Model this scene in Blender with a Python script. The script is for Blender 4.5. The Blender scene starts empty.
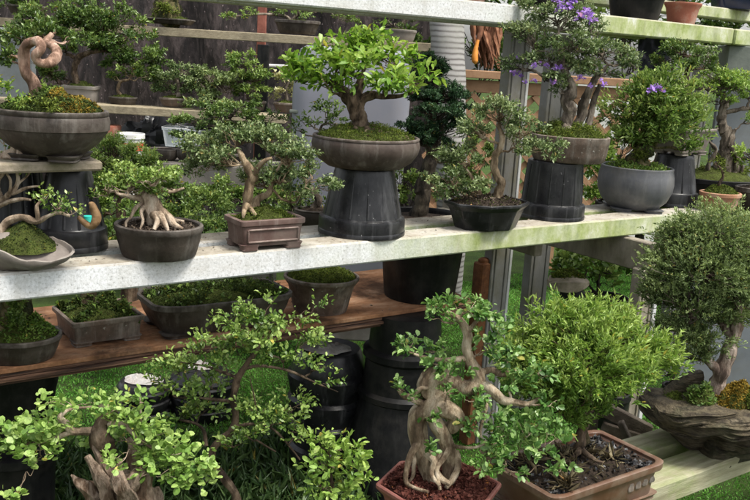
import bpy, bmesh, math, random
import numpy as np
from mathutils import Vector, Matrix, noise
rng = np.random.default_rng(11); random.seed(11)
R = math.radians
scene = bpy.context.scene
COL = scene.collection

# ------------------------------------------------------------------ camera
F = 900.0; H = 1.55                       # focal length in photo pixels (750 wide), eye height
pitch = math.atan(200 / 900); roll = 0.06; head = R(54)
fh = np.array([math.cos(head), math.sin(head), 0.0])          # horizontal view heading; X runs along the benches
fw = fh * math.cos(pitch) + np.array([0, 0, -math.sin(pitch)])
rt0 = np.array([fh[1], -fh[0], 0.0]); up0 = np.cross(rt0, fw)
rt = rt0 * math.cos(roll) + up0 * math.sin(roll)
up = up0 * math.cos(roll) - rt0 * math.sin(roll)
CAM = np.array([0, 0, H])
UP = np.array([0, 0, 1.0])
cd = bpy.data.cameras.new('camera'); cam = bpy.data.objects.new('camera', cd); COL.objects.link(cam)
cd.sensor_width = 36; cd.lens = F / 750 * 36; cd.clip_end = 500; cd.clip_start = 0.05
m = Matrix.Identity(4)
for i in range(3):
    m[i][0] = rt[i]; m[i][1] = up[i]; m[i][2] = -fw[i]; m[i][3] = CAM[i]
cam.matrix_world = m
scene.camera = cam

def ray(px, py): return fw + rt * (px - 375) / F - up * (py - 250) / F
def onz(px, py, z):
    r = ray(px, py); return CAM + r * (z - H) / r[2]
def ony(px, py, y):
    r = ray(px, py); return CAM + r * y / r[1]
def atd(px, py, d): return CAM + ray(px, py) * d
def depth(p): return float((np.asarray(p) - CAM) @ fw)

class Ctx:
    """measured positions on the upright plane through a plant's base that faces the photographer"""
    def __init__(s, base):
        s.b = np.array(base, float); s.c = s.b @ fh; s.k = depth(s.b) / F
    def P(s, px, py, dd=0.0):
        r = ray(px, py); t = (s.c + dd - CAM @ fh) / (r @ fh); return CAM + r * t

# ------------------------------------------------------------------ objects
ORG = {}
def thing(name, label, cat, loc, group=None):
    o = bpy.data.objects.new(name, None); COL.objects.link(o)
    o.empty_display_size = 0.05
    o.location = tuple(float(c) for c in loc); ORG[o] = np.array(loc, float)
    o['label'] = label; o['category'] = cat
    if group: o['group'] = group
    return o
def tag(o, label, cat, group=None, kind=None):
    if label: o['label'] = label
    if cat: o['category'] = cat
    if group: o['group'] = group
    if kind: o['kind'] = kind
    return o
def struct(o): o['kind'] = 'structure'; return o

class MB:
    def __init__(s): s.v = []; s.f = []; s.n = 0
    def add(s, v, f):
        v = np.asarray(v, float); s.v.append(v)
        s.f.extend([tuple(i + s.n for i in q) for q in f]); s.n += len(v); return s
    def build(s, name, mat, parent=None, origin=None, sharp=40):
        v = np.concatenate(s.v)
        return mesh(name, v, s.f, mat, parent, origin, sharp)

def mesh(name, v, f, mat, parent=None, origin=None, sharp=40):
    v = np.asarray(v, float)
    if parent is not None: o0 = ORG[parent]
    else: o0 = np.array(origin if origin is not None else [v[:, 0].mean(), v[:, 1].mean(), v[:, 2].min()], float)
    me = bpy.data.meshes.new(name)
    me.from_pydata((v - o0).tolist(), [], f); me.update()
    me.materials.append(mat); me.shade_smooth(); me.set_sharp_from_angle(angle=R(sharp))
    o = bpy.data.objects.new(name, me); COL.objects.link(o)
    ORG[o] = o0
    if parent is not None: o.parent = parent
    else: o.location = tuple(float(c) for c in o0)
    return o

def fastmesh(name, V, idx, nper, tint, mat, parent=None, origin=None):
    """V (n,3) vertices; idx flat loops; nper verts per face; tint per vertex"""
    if parent is not None: o0 = ORG[parent]
    else: o0 = np.array(origin if origin is not None else [V[:, 0].mean(), V[:, 1].mean(), V[:, 2].min()], float)
    me = bpy.data.meshes.new(name); nf = len(idx) // nper
    me.vertices.add(len(V)); me.loops.add(len(idx)); me.polygons.add(nf)
    me.vertices.foreach_set('co', (V - o0).astype(np.float32).ravel())
    me.loops.foreach_set('vertex_index', idx.astype(np.int32))
    me.polygons.foreach_set('loop_start', np.arange(0, nf * nper, nper, dtype=np.int32))
    at = me.attributes.new('tint', 'FLOAT', 'POINT'); at.data.foreach_set('value', tint.astype(np.float32))
    me.update(calc_edges=True); me.materials.append(mat)
    o = bpy.data.objects.new(name, me); COL.objects.link(o); ORG[o] = o0
    if parent is not None: o.parent = parent
    else: o.location = tuple(float(c) for c in o0)
    return o

def unit(a):
    a = np.asarray(a, float); return a / np.maximum(np.linalg.norm(a, axis=-1, keepdims=True), 1e-9)

# ------------------------------------------------------------------ materials
MATS = {}
def newmat(name):
    mt = bpy.data.materials.new(name); mt.use_nodes = True
    nt = mt.node_tree; nt.nodes.clear()
    out = nt.nodes.new('ShaderNodeOutputMaterial'); b = nt.nodes.new('ShaderNodeBsdfPrincipled')
    nt.links.new(b.outputs[0], out.inputs[0]); MATS[name] = mt
    return mt, nt, b, out
def N(nt, t, **kw):
    n = nt.nodes.new(t)
    for k, v in kw.items():
        if k.startswith('i_'):
            n.inputs[int(k[2:]) if k[2:].isdigit() else k[2:]].default_value = v
        else: setattr(n, k, v)
    return n
def ramp(nt, src, stops, interp='LINEAR'):
    r = nt.nodes.new('ShaderNodeValToRGB'); nt.links.new(src, r.inputs[0]); e = r.color_ramp.elements
    r.color_ramp.interpolation = interp
    while len(e) < len(stops): e.new(0.5)
    for k, (p, c) in enumerate(stops):
        e[k].position = p; e[k].color = (*c, 1) if len(c) == 3 else c
    return r
def mixc(nt, a, b, fac, mode='MIX'):
    n = nt.nodes.new('ShaderNodeMix'); n.data_type = 'RGBA'; n.blend_type = mode; n.clamp_factor = True
    for s, v in ((0, fac), (6, a), (7, b)):
        if hasattr(v, 'is_linked') or hasattr(v, 'links'): nt.links.new(v, n.inputs[s])
        else: n.inputs[s].default_value = v if s == 0 else ((*v, 1) if len(v) == 3 else v)
    return n.outputs[2]
def noisef(nt, scale, detail=4, rough=.6, stretch=None, coord='Object', dist=0):
    tc = nt.nodes.new('ShaderNodeTexCoord'); src = tc.outputs[coord]
    if coord == 'World':
        pass
    if stretch:
        mp = nt.nodes.new('ShaderNodeMapping'); mp.inputs['Scale'].default_value = stretch
        nt.links.new(src, mp.inputs[0]); src = mp.outputs[0]
    n = N(nt, 'ShaderNodeTexNoise'); nt.links.new(src, n.inputs['Vector'])
    n.inputs['Scale'].default_value = scale; n.inputs['Detail'].default_value = detail
    n.inputs['Roughness'].default_value = rough; n.inputs['Distortion'].default_value = dist
    return n.outputs[0]
def bump(nt, b, h, strength=.4, dist=.01):
    n = nt.nodes.new('ShaderNodeBump'); n.inputs['Strength'].default_value = strength
    n.inputs['Distance'].default_value = dist; nt.links.new(h, n.inputs['Height'])
    nt.links.new(n.outputs[0], b.inputs['Normal']); return n

def surf(name, stops, scale=8, rough=.7, bs=.3, bscale=40, bd=.004, stretch=None, spec=.3, dirt=None, dscale=3, fine=None, detail=6, edge=None, streak=None, dist=0):
    """general weathered surface: big noise colour ramp, dirt patches, fine speckle, bump"""
    if name in MATS: return MATS[name]
    mt, nt, b, out = newmat(name)
    c = ramp(nt, noisef(nt, scale, detail, .65, stretch, 'Object', dist), stops).outputs[0]
    if dirt:
        f = ramp(nt, noisef(nt, dscale, 6, .7), [(.48, (0, 0, 0)), (.68, (1, 1, 1))]).outputs[0]
        c = mixc(nt, c, dirt, f)
    if fine:
        f2 = ramp(nt, noisef(nt, fine[1], 2, .5), [(fine[2], (0, 0, 0)), (fine[2] + .06, (1, 1, 1))]).outputs[0]
        c = mixc(nt, c, fine[0], f2)
    if streak:                                            # rain and lime streaks running down the wall
        f3 = ramp(nt, noisef(nt, 26, 5, .7, (1, 1, .10)), [(.52, (0, 0, 0)), (.70, (.6, .6, .6))]).outputs[0]
        c = mixc(nt, c, streak, f3)
    if edge:                                              # worn rims and corners
        gp = N(nt, 'ShaderNodeNewGeometry'); e_ = ramp(nt, gp.outputs['Pointiness'], [(.53, (0, 0, 0)), (.60, (.55, .55, .55))]).outputs[0]
        en = ramp(nt, noisef(nt, 28, 4, .7), [(.38, (0, 0, 0)), (.6, (1, 1, 1))]).outputs[0]
        c = mixc(nt, c, edge, mixc(nt, (0, 0, 0), e_, en))
    nt.links.new(c, b.inputs['Base Color'])
    rr = ramp(nt, noisef(nt, scale * 1.7, 4, .6), [(.3, (rough * .75,) * 3), (.7, (min(1, rough * 1.15),) * 3)])
    nt.links.new(rr.outputs[0], b.inputs['Roughness'])
    b.inputs['Specular IOR Level'].default_value = spec
    bump(nt, b, noisef(nt, bscale, 6, .65, stretch), bs, bd)
    return mt

def leafmat(name, dark, mid, light, rough=.42, trans=.3, spec=.4):
    if name in MATS: return MATS[name]
    mt, nt, b, out = newmat(name)
    a = N(nt, 'ShaderNodeAttribute', attribute_name='tint')
    yel = (light[0] * .95 + .12, light[1] * .72 + .06, light[2] * .6)
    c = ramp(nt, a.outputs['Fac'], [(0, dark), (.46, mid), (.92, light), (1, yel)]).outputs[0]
    mot = ramp(nt, noisef(nt, 160, 2, .6), [(.32, (.66, .66, .66)), (.66, (1.16, 1.16, 1.16))]).outputs[0]
    c = mixc(nt, c, mot, 1.0, 'MULTIPLY')
    nt.links.new(c, b.inputs['Base Color']); b.inputs['Roughness'].default_value = rough
    b.inputs['Specular IOR Level'].default_value = spec
    tr = nt.nodes.new('ShaderNodeBsdfTranslucent'); nt.links.new(mixc(nt, c, (1.0, 1.0, .35), .35, 'MULTIPLY'), tr.inputs[0])
    mx = nt.nodes.new('ShaderNodeMixShader'); mx.inputs[0].default_value = trans
    nt.links.new(b.outputs[0], mx.inputs[1]); nt.links.new(tr.outputs[0], mx.inputs[2])
    nt.links.new(mx.outputs[0], out.inputs[0])
    return mt

def bark(name, c0, c1, c2, scale=30, bs=.6):
    return surf(name, [(.32, tuple(q * .55 for q in c0)), (.44, c0), (.53, c1), (.68, c2)], scale=scale, rough=.85, bs=min(1, bs * 1.5), bscale=80, bd=.008, stretch=(1, 1, .35), spec=.2)

# leaf colours
LF = dict(
    fresh=leafmat('leaf_fresh', (.045, .115, .012), (0.171, 0.331, 0.034), (.36, .50, .10), .36, .4),
    ficus=leafmat('leaf_ficus', (.025, .075, .016), (0.108, 0.234, 0.051), (.30, .44, .15), .36, .35),
    mint=leafmat('leaf_mint', (.055, .125, .02), (0.217, 0.365, 0.074), (.40, .53, .16), .45, .35),
    lime=leafmat('leaf_lime', (.05, .11, .016), (0.188, 0.325, 0.051), (.36, .48, .12), .45, .35),
    limeolive=leafmat('leaf_lime_olive', (.036, .080, .014), (.135, .235, .045), (.36, .46, .14), .45, .35),
    olive=leafmat('leaf_olive', (.034, .056, .017), (.125, .185, .060), (.31, .39, .15), .6, .25),
    grey=leafmat('leaf_grey', (.025, .050, .016), (0.108, 0.171, 0.055), (.33, .40, .19), .4, .3),
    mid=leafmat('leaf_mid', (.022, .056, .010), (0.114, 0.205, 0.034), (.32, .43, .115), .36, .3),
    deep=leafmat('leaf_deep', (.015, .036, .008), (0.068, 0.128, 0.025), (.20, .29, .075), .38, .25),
    hinoki=leafmat('leaf_hinoki', (.005, .018, .008), (.020, .062, .024), (.075, .155, .06), .5, .15),
    moss=leafmat('leaf_moss', (.035, .048, .01), (.10, .14, .022), (.20, .25, .05), .8, .2, .15),
    mossdark=leafmat('leaf_moss_dark', (.014, .022, .008), (.045, .07, .018), (.14, .20, .05), .8, .2, .15),
    orange=leafmat('leaf_orange_moss', (.09, .06, .012), (.24, .16, .022), (.40, .28, .06), .85, .2, .15),
    litter=leafmat('leaf_litter', (.02, .014, .01), (.075, .055, .04), (.24, .19, .14), .8, 0, .2),
    red=leafmat('leaf_red_lava', (.035, .012, .009), (.11, .034, .024), (.24, .095, .07), .85, 0, .2),
    black=leafmat('leaf_black_grit', (.008, .008, .009), (.03, .03, .033), (.15, .15, .15), .7, 0, .3),
    straw=leafmat('leaf_straw', (.07, .055, .03), (.20, .16, .09), (.36, .31, .19), .7, .1, .2),
    purple=leafmat('leaf_purple', (.20, .10, .42), (.36, .20, .66), (.55, .36, .84), .6, .3, .2),
    cream=leafmat('leaf_cream', (.20, .20, .07), (.42, .42, .18), (.60, .58, .32), .5, .3, .3),
    lawn=leafmat('leaf_lawn', (.05, .16, .016), (.12, .34, .042), (.24, .52, .10), .5, .3, .3),
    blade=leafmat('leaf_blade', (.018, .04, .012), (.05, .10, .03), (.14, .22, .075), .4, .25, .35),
)
M = dict(
    plastic=surf('black_plastic', [(.35, (.006, .006, .007)), (.7, (.016, .016, .018))], 14, .34, .15, 60, .002, spec=.32, dirt=(.028, .028, .028), dscale=9, fine=((.3, .3, .3), 90, .74), streak=(.075, .075, .078)),
    plasticdull=surf('dull_black_plastic', [(.35, (.005, .005, .006)), (.7, (.014, .014, .014))], 14, .45, .2, 60, .002, spec=.2, dirt=(.026, .024, .022), dscale=8, streak=(.03, .029, .028)),
    clay_brown=surf('brown_clay', [(.3, (.030, .021, .017)), (.55, (.062, .044, .036)), (.75, (.10, .077, .064))], 9, .62, .3, 90, .002, dirt=(.085, .068, .056), dscale=6, edge=(.24, .21, .18), streak=(.19, .17, .15)),
    clay_dark=surf('dark_clay', [(.3, (.020, .015, .012)), (.55, (.042, .032, .026)), (.75, (.082, .065, .055))], 10, .6, .4, 60, .003, dirt=(.07, .058, .047), dscale=7, edge=(.22, .20, .18), streak=(.15, .135, .12)),
    clay_red=surf('reddish_clay', [(.3, (.075, .043, .037)), (.55, (.125, .078, .067)), (.75, (.18, .13, .11))], 10, .65, .3, 80, .002, dirt=(.14, .105, .09), dscale=9, edge=(.27, .21, .18), streak=(.24, .19, .17)),
    clay_old=surf('weathered_clay', [(.3, (.05, .034, .025)), (.5, (.115, .08, .06)), (.72, (.22, .18, .15))], 10, .75, .5, 50, .003, dirt=(.05, .045, .035), dscale=8, fine=((.3, .29, .26), 60, .68), edge=(.36, .33, .29), streak=(.28, .25, .22)),
    slate=surf('blue_grey_glaze', [(.3, (.060, .062, .070)), (.6, (.105, .107, .118)), (.8, (.16, .16, .165))], 10, .5, .15, 60, .002, spec=.45, dirt=(.13, .125, .12), dscale=7, edge=(.24, .24, .24), streak=(.17, .17, .175)),
    terracotta=surf('terracotta', [(.3, (.25, .115, .065)), (.6, (.38, .20, .12)), (.8, (.46, .28, .18))], 12, .75, .25, 70, .002, dirt=(.36, .27, .20), dscale=8, streak=(.46, .34, .25)),
    terracotta_red=surf('red_terracotta', [(.3, (.22, .07, .045)), (.6, (.32, .12, .075)), (.8, (.40, .19, .13))], 12, .75, .25, 70, .002, dirt=(.34, .24, .19), dscale=8),
    greyclay=surf('grey_clay', [(.3, (.13, .11, .095)), (.6, (.22, .19, .165)), (.8, (.30, .27, .24))], 10, .7, .3, 70, .002, dirt=(.12, .10, .09), dscale=6, edge=(.40, .37, .33)),
    glaze=surf('brown_glaze', [(.3, (.065, .030, .018)), (.6, (.12, .060, .036)), (.8, (.18, .10, .065))], 9, .35, .2, 60, .002, spec=.5, dirt=(.15, .11, .08), dscale=8, edge=(.30, .22, .17)),
    maroon=surf('maroon_plastic', [(.3, (.13, .040, .032)), (.6, (.20, .070, .055)), (.8, (.26, .11, .09))], 9, .5, .2, 60, .002, spec=.4, edge=(.34, .17, .14)),
    soil=surf('soil', [(.35, (.016, .012, .009)), (.6, (.045, .033, .025)), (.75, (.09, .07, .055))], 60, .95, 1, 120, .01, spec=.1),
    mosssoil=surf('moss_ground', [(.3, (.03, .032, .01)), (.6, (.07, .09, .02)), (.8, (.10, .07, .03))], 40, .95, 1, 120, .01, spec=.1),
    lava=surf('lava_soil', [(.35, (.05, .016, .012)), (.6, (.12, .038, .028)), (.75, (.2, .08, .06))], 60, .95, 1, 120, .01, spec=.1),
    wood_beam=surf('pale_timber', [(.3, (.20, .165, .11)), (.55, (.33, .28, .19)), (.75, (.42, .37, .27))], 6, .85, .5, 30, .004, stretch=(6, 6, 30), dirt=(.16, .13, .09), dscale=5),
    slab=surf('stone_slab', [(.3, (.17, .14, .10)), (.55, (.28, .235, .18)), (.75, (.38, .33, .27))], 16, .9, .6, 60, .004, dirt=(.12, .11, .06), dscale=9),
    concrete=surf('concrete', [(.3, (.13, .115, .10)), (.55, (.20, .18, .16)), (.75, (.27, .25, .23))], 8, .9, .4, 60, .003),
    net=surf('shade_net', [(.3, (.006, .005, .005)), (.48, (.030, .022, .021)), (.6, (.075, .057, .055)), (.8, (.012, .009, .009))], 11, .7, .45, 16, .03, stretch=(1, 1, .32), spec=.3, dist=1.2, dirt=(.010, .008, .009), dscale=1.1, fine=((.22, .17, .17), 40, .68)),
    iron=surf('iron_red_paint', [(.3, (.16, .05, .035)), (.6, (.30, .11, .08)), (.8, (.36, .17, .13))], 12, .7, .3, 50, .003),
    rust=surf('rust', [(.3, (.05, .02, .011)), (.5, (.14, .055, .022)), (.75, (.24, .11, .045))], 16, .9, .7, 60, .004),
    greyplastic=surf('grey_plastic', [(.3, (.19, .195, .235)), (.7, (.24, .245, .285))], 3, .42, .05, 30, .001, spec=.45, dirt=(.22, .215, .24), dscale=3),
    post=surf('grey_post_paint', [(.3, (.165, .162, .155)), (.6, (.215, .21, .20)), (.8, (.27, .26, .245))], 7, .7, .3, 50, .003, stretch=(3, 3, 1), dirt=(.15, .14, .10), dscale=5),
    posttan=surf('weathered_post', [(.3, (.15, .125, .10)), (.55, (.24, .21, .17)), (.8, (.33, .30, .25))], 7, .8, .4, 50, .003, stretch=(3, 3, 1), dirt=(.12, .11, .07), dscale=6),
    postwhite=surf('pale_post_edge', [(.3, (.42, .43, .44)), (.7, (.58, .58, .57))], 9, .7, .2, 50, .002, dirt=(.35, .34, .3), dscale=6),
    palm=None,
    lattice=surf('tan_lattice_wood', [(.3, (.24, .135, .075)), (.6, (.34, .20, .115)), (.8, (.40, .26, .17))], 9, .8, .3, 50, .003),
    frond=surf('dry_frond', [(.3, (.09, .035, .018)), (.55, (.19, .08, .04)), (.75, (.32, .17, .09))], 30, .9, .6, 80, .005, stretch=(1, 1, .2)),
    orangefruit=surf('orange_shell', [(.3, (.50, .17, .02)), (.7, (.62, .27, .05))], 9, .5, .2, 60, .002),
    tarp=surf('navy_cloth', [(.3, (.006, .007, .012)), (.7, (.022, .024, .04))], 6, .6, .2, 40, .003),
    blacktarp=surf('black_sheet', [(.3, (.006, .006, .008)), (.7, (.02, .021, .026))], 6, .35, .2, 40, .003, spec=.5),
    white=surf('white_plastic', [(.3, (.62, .62, .62)), (.7, (.76, .76, .75))], 7, .45, .1, 50, .002, dirt=(.5, .48, .44), dscale=6),
    whitebag=surf('white_bag', [(.3, (.40, .37, .34)), (.6, (.62, .59, .56)), (.8, (.72, .70, .68))], 10, .6, .8, 20, .01, dirt=(.33, .24, .2), dscale=8),
    redband=surf('red_label', [(.3, (.5, .05, .03)), (.7, (.62, .09, .05))], 7, .5, .1, 40, .002),
    crate=surf('grey_green_box', [(.3, (.10, .115, .10)), (.6, (.16, .175, .155)), (.8, (.22, .23, .2))], 8, .8, .4, 40, .003),
    bluegrey=surf('blue_grey_board', [(.3, (.13, .145, .16)), (.7, (.19, .205, .22))], 5, .7, .15, 50, .002, dirt=(.14, .145, .14), dscale=4),
    pale=surf('pale_render', [(.3, (.52, .52, .50)), (.7, (.70, .69, .66))], 4, .9, .3, 30, .004),
    lowwood=surf('low_bench_wood', [(.3, (.10, .095, .05)), (.48, (.24, .225, .14)), (.6, (.33, .32, .215)), (.75, (.20, .215, .10))], 5, .85, .6, 30, .004, stretch=(.5, 6, 4), dirt=(.19, .23, .085), dscale=6),
    darkwood=surf('dark_timber', [(.3, (.025, .018, .012)), (.55, (.07, .055, .04)), (.75, (.13, .11, .085))], 8, .9, .6, 40, .004, stretch=(1, 4, 4)),
    drift=surf('driftwood', [(.32, (.010, .007, .004)), (.43, (.038, .029, .018)), (.52, (.11, .088, .054)), (.59, (.022, .017, .010)), (.68, (.17, .14, .095)), (.8, (.045, .036, .022))], 8, .9, 1, 26, .02, stretch=(1, 1, 5.5), dirt=(.045, .05, .022), dscale=5, detail=8),
    drift2=surf('silver_driftwood', [(.32, (.030, .017, .010)), (.43, (.12, .075, .047)), (.53, (.30, .225, .17)), (.62, (.10, .065, .043)), (.74, (.50, .43, .37))], 26, .8, 1, 60, .012, stretch=(1.5, 1.5, .35), detail=8),
    amber=surf('amber_bark', [(.3, (.06, .032, .014)), (.5, (.16, .092, .04)), (.75, (.30, .20, .105))], 26, .7, .5, 60, .004),
)
BK = dict(
    tan=bark('bark_tan', (.13, .09, .055), (.27, .20, .125), (.43, .35, .25)),
    pale=bark('bark_pale', (.20, .145, .10), (.37, .29, .215), (.52, .44, .35)),
    pink=bark('bark_pink', (.17, .10, .07), (.33, .21, .155), (.46, .34, .27)),
    ficus=bark('bark_ficus', (.15, .105, .068), (.32, .25, .17), (.50, .42, .32), 34, .7),
    juniper=bark('bark_juniper', (.10, .07, .055), (.235, .18, .145), (.40, .34, .29)),
    grey=bark('bark_grey', (.07, .055, .042), (.16, .13, .10), (.29, .25, .20)),
    brown=bark('bark_brown', (.04, .027, .018), (.105, .072, .048), (.2, .15, .105)),
    dark=bark('bark_dark', (.016, .013, .009), (.045, .036, .026), (.10, .085, .06)),
    mossy=bark('bark_mossy', (.03, .035, .012), (.09, .08, .03), (.2, .16, .09)),
)
def special_materials():
  # bench planks: pale speckled fibre board, tan dirt on top, green algae towards the right-hand end
  for mname, xo in (('bench_plank', 0.), ('top_plank', .95)):
    mt, nt, b, out = newmat(mname)
    geo = N(nt, 'ShaderNodeNewGeometry')
    sp = N(nt, 'ShaderNodeSeparateXYZ'); nt.links.new(geo.outputs['Position'], sp.inputs[0])
    def wn(scale, detail=5, r=.6, st=None):
        n = N(nt, 'ShaderNodeTexNoise'); n.inputs['Scale'].default_value = scale; n.inputs['Detail'].default_value = detail
        n.inputs['Roughness'].default_value = r
        if st:
            mp = N(nt, 'ShaderNodeMapping'); mp.inputs['Scale'].default_value = st
            nt.links.new(geo.outputs['Position'], mp.inputs[0]); nt.links.new(mp.outputs[0], n.inputs['Vector'])
        else: nt.links.new(geo.outputs['Position'], n.inputs['Vector'])
        return n.outputs[0]
    base = ramp(nt, wn(120, 3, .7), [(.30, (.24, .24, .235)), (.42, (.54, .55, .56)), (.62, (.68, .69, .71))]).outputs[0]
    stain = ramp(nt, wn(4, 6, .7, (.7, 1, 2.5)), [(.42, (0, 0, 0)), (.68, (1, 1, 1))]).outputs[0]
    base = mixc(nt, base, (.40, .37, .32), N2(nt, stain, .5))
    alg = ramp(nt, wn(9, 6, .75, (1, 1, .6)), [(.33, (.17, .21, .06)), (.46, (.29, .34, .13)), (.58, (.41, .44, .25)), (.70, (.60, .61, .56))]).outputs[0]
    mr = N(nt, 'ShaderNodeMapRange'); mr.inputs['From Min'].default_value = 1.35 + xo; mr.inputs['From Max'].default_value = 2.2 + xo
    nt.links.new(sp.outputs[0], mr.inputs['Value'])
    ad = N(nt, 'ShaderNodeMath', operation='ADD'); nt.links.new(mr.outputs[0], ad.inputs[0])
    mu = N(nt, 'ShaderNodeMath', operation='MULTIPLY_ADD'); nt.links.new(wn(5, 5, .7), mu.inputs[0]); mu.inputs[1].default_value = 1.6; mu.inputs[2].default_value = -.86
    nt.links.new(mu.outputs[0], ad.inputs[1]); ad.use_clamp = True
    gate = N(nt, 'ShaderNodeMath', operation='MULTIPLY', use_clamp=True); nt.links.new(ad.outputs[0], gate.inputs[0])
    g2 = N(nt, 'ShaderNodeMapRange'); g2.inputs['From Min'].default_value = .9 + xo; g2.inputs['From Max'].default_value = 2.1 + xo
    nt.links.new(sp.outputs[0], g2.inputs['Value']); nt.links.new(g2.outputs[0], gate.inputs[1])
    face = mixc(nt, base, alg, gate.outputs[0])
    sn = N(nt, 'ShaderNodeSeparateXYZ'); nt.links.new(geo.outputs['Normal'], sn.inputs[0])
    top = ramp(nt, wn(7, 6, .7), [(.3, (.17, .145, .11)), (.48, (.33, .295, .24)), (.62, (.43, .405, .355)), (.78, (.26, .275, .17))]).outputs[0]
    top = mixc(nt, top, (.13, .10, .07), N2(nt, ramp(nt, wn(55, 3, .6), [(.58, (0, 0, 0)), (.7, (1, 1, 1))]).outputs[0], .7))
    tm = ramp(nt, sn.outputs[2], [(.5, (0, 0, 0)), (.8, (1, 1, 1))]).outputs[0]
    c = mixc(nt, face, top, tm)
    drip = ramp(nt, wn(16, 5, .7, (1, 1, .08)), [(.5, (0, 0, 0)), (.68, (1, 1, 1))]).outputs[0]
    c = mixc(nt, c, (.24, .225, .17), N2(nt, drip, .38))
    nt.links.new(c, b.inputs['Base Color']); b.inputs['Roughness'].default_value = .75
    b.inputs['Specular IOR Level'].default_value = .25
    bump(nt, b, wn(60, 5, .7), .35, .004)
    M['plank' if not xo else 'topplank'] = mt
  if True:
    # palm stem with leaf-scar rings
    mt, nt, b, out = newmat('palm_stem')
    geo = N(nt, 'ShaderNodeTexCoord')
    w = N(nt, 'ShaderNodeTexWave', bands_direction='Z'); w.inputs['Scale'].default_value = 9.5
    w.inputs['Distortion'].default_value = 1.2; w.inputs['Detail'].default_value = 4; w.inputs['Detail Scale'].default_value = 1.4
    nt.links.new(geo.outputs['Object'], w.inputs['Vector'])
    c = ramp(nt, w.outputs[0], [(.0, (.085, .075, .07)), (.25, (.20, .193, .185)), (.8, (.275, .265, .255))]).outputs[0]
    c = mixc(nt, c, (.20, .20, .17), N2(nt, ramp(nt, noisef(nt, 7, 6, .7), [(.45, (0, 0, 0)), (.7, (1, 1, 1))]).outputs[0], .6))
    nt.links.new(c, b.inputs['Base Color']); b.inputs['Roughness'].default_value = .85
    bump(nt, b, noisef(nt, 25, 6, .7), .3, .006); M['palm'] = mt
    # brown weathered board with layered edge
    mt, nt, b, out = newmat('brown_board')
    c = ramp(nt, noisef(nt, 6, 8, .75, (1, 2.2, 1)), [(.3, (.11, .050, .025)), (.5, (.29, .145, .075)), (.66, (.39, .24, .15)), (.8, (.48, .36, .265))]).outputs[0]
    c = mixc(nt, c, (.035, .018, .011), N2(nt, ramp(nt, noisef(nt, 3.2, 6, .7), [(.5, (0, 0, 0)), (.62, (1, 1, 1))]).outputs[0], .75))
    nt.links.new(c, b.inputs['Base Color']); b.inputs['Roughness'].default_value = .9; b.inputs['Specular IOR Level'].default_value = .15
    bump(nt, b, noisef(nt, 30, 6, .7, (1, 6, 1)), .5, .004); M['board'] = mt
    mt, nt, b, out = newmat('board_edge')
    c = ramp(nt, noisef(nt, 14, 5, .7, (.3, 1, 9)), [(.35, (.018, .010, .007)), (.52, (.10, .048, .027)), (.7, (.26, .15, .095))]).outputs[0]
    nt.links.new(c, b.inputs['Base Color']); b.inputs['Roughness'].default_value = .85
    bump(nt, b, noisef(nt, 14, 5, .7, (.3, 1, 9)), .9, .01); M['boardedge'] = mt
    # earth below the grass
    mt, nt, b, out = newmat('ground_soil')
    c = ramp(nt, noisef(nt, 3, 7, .7), [(.3, (.02, .028, .011)), (.55, (.045, .075, .018)), (.75, (.06, .10, .025))]).outputs[0]
    nt.links.new(c, b.inputs['Base Color']); b.inputs['Roughness'].default_value = 1
    b.inputs['Specular IOR Level'].default_value = .1
    bump(nt, b, noisef(nt, 60, 5, .7), .8, .02); M['ground'] = mt
def N2(nt, fac, k):
    n = N(nt, 'ShaderNodeMath', operation='MULTIPLY'); nt.links.new(fac, n.inputs[0]); n.inputs[1].default_value = k
    return n.outputs[0]
special_materials()

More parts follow.
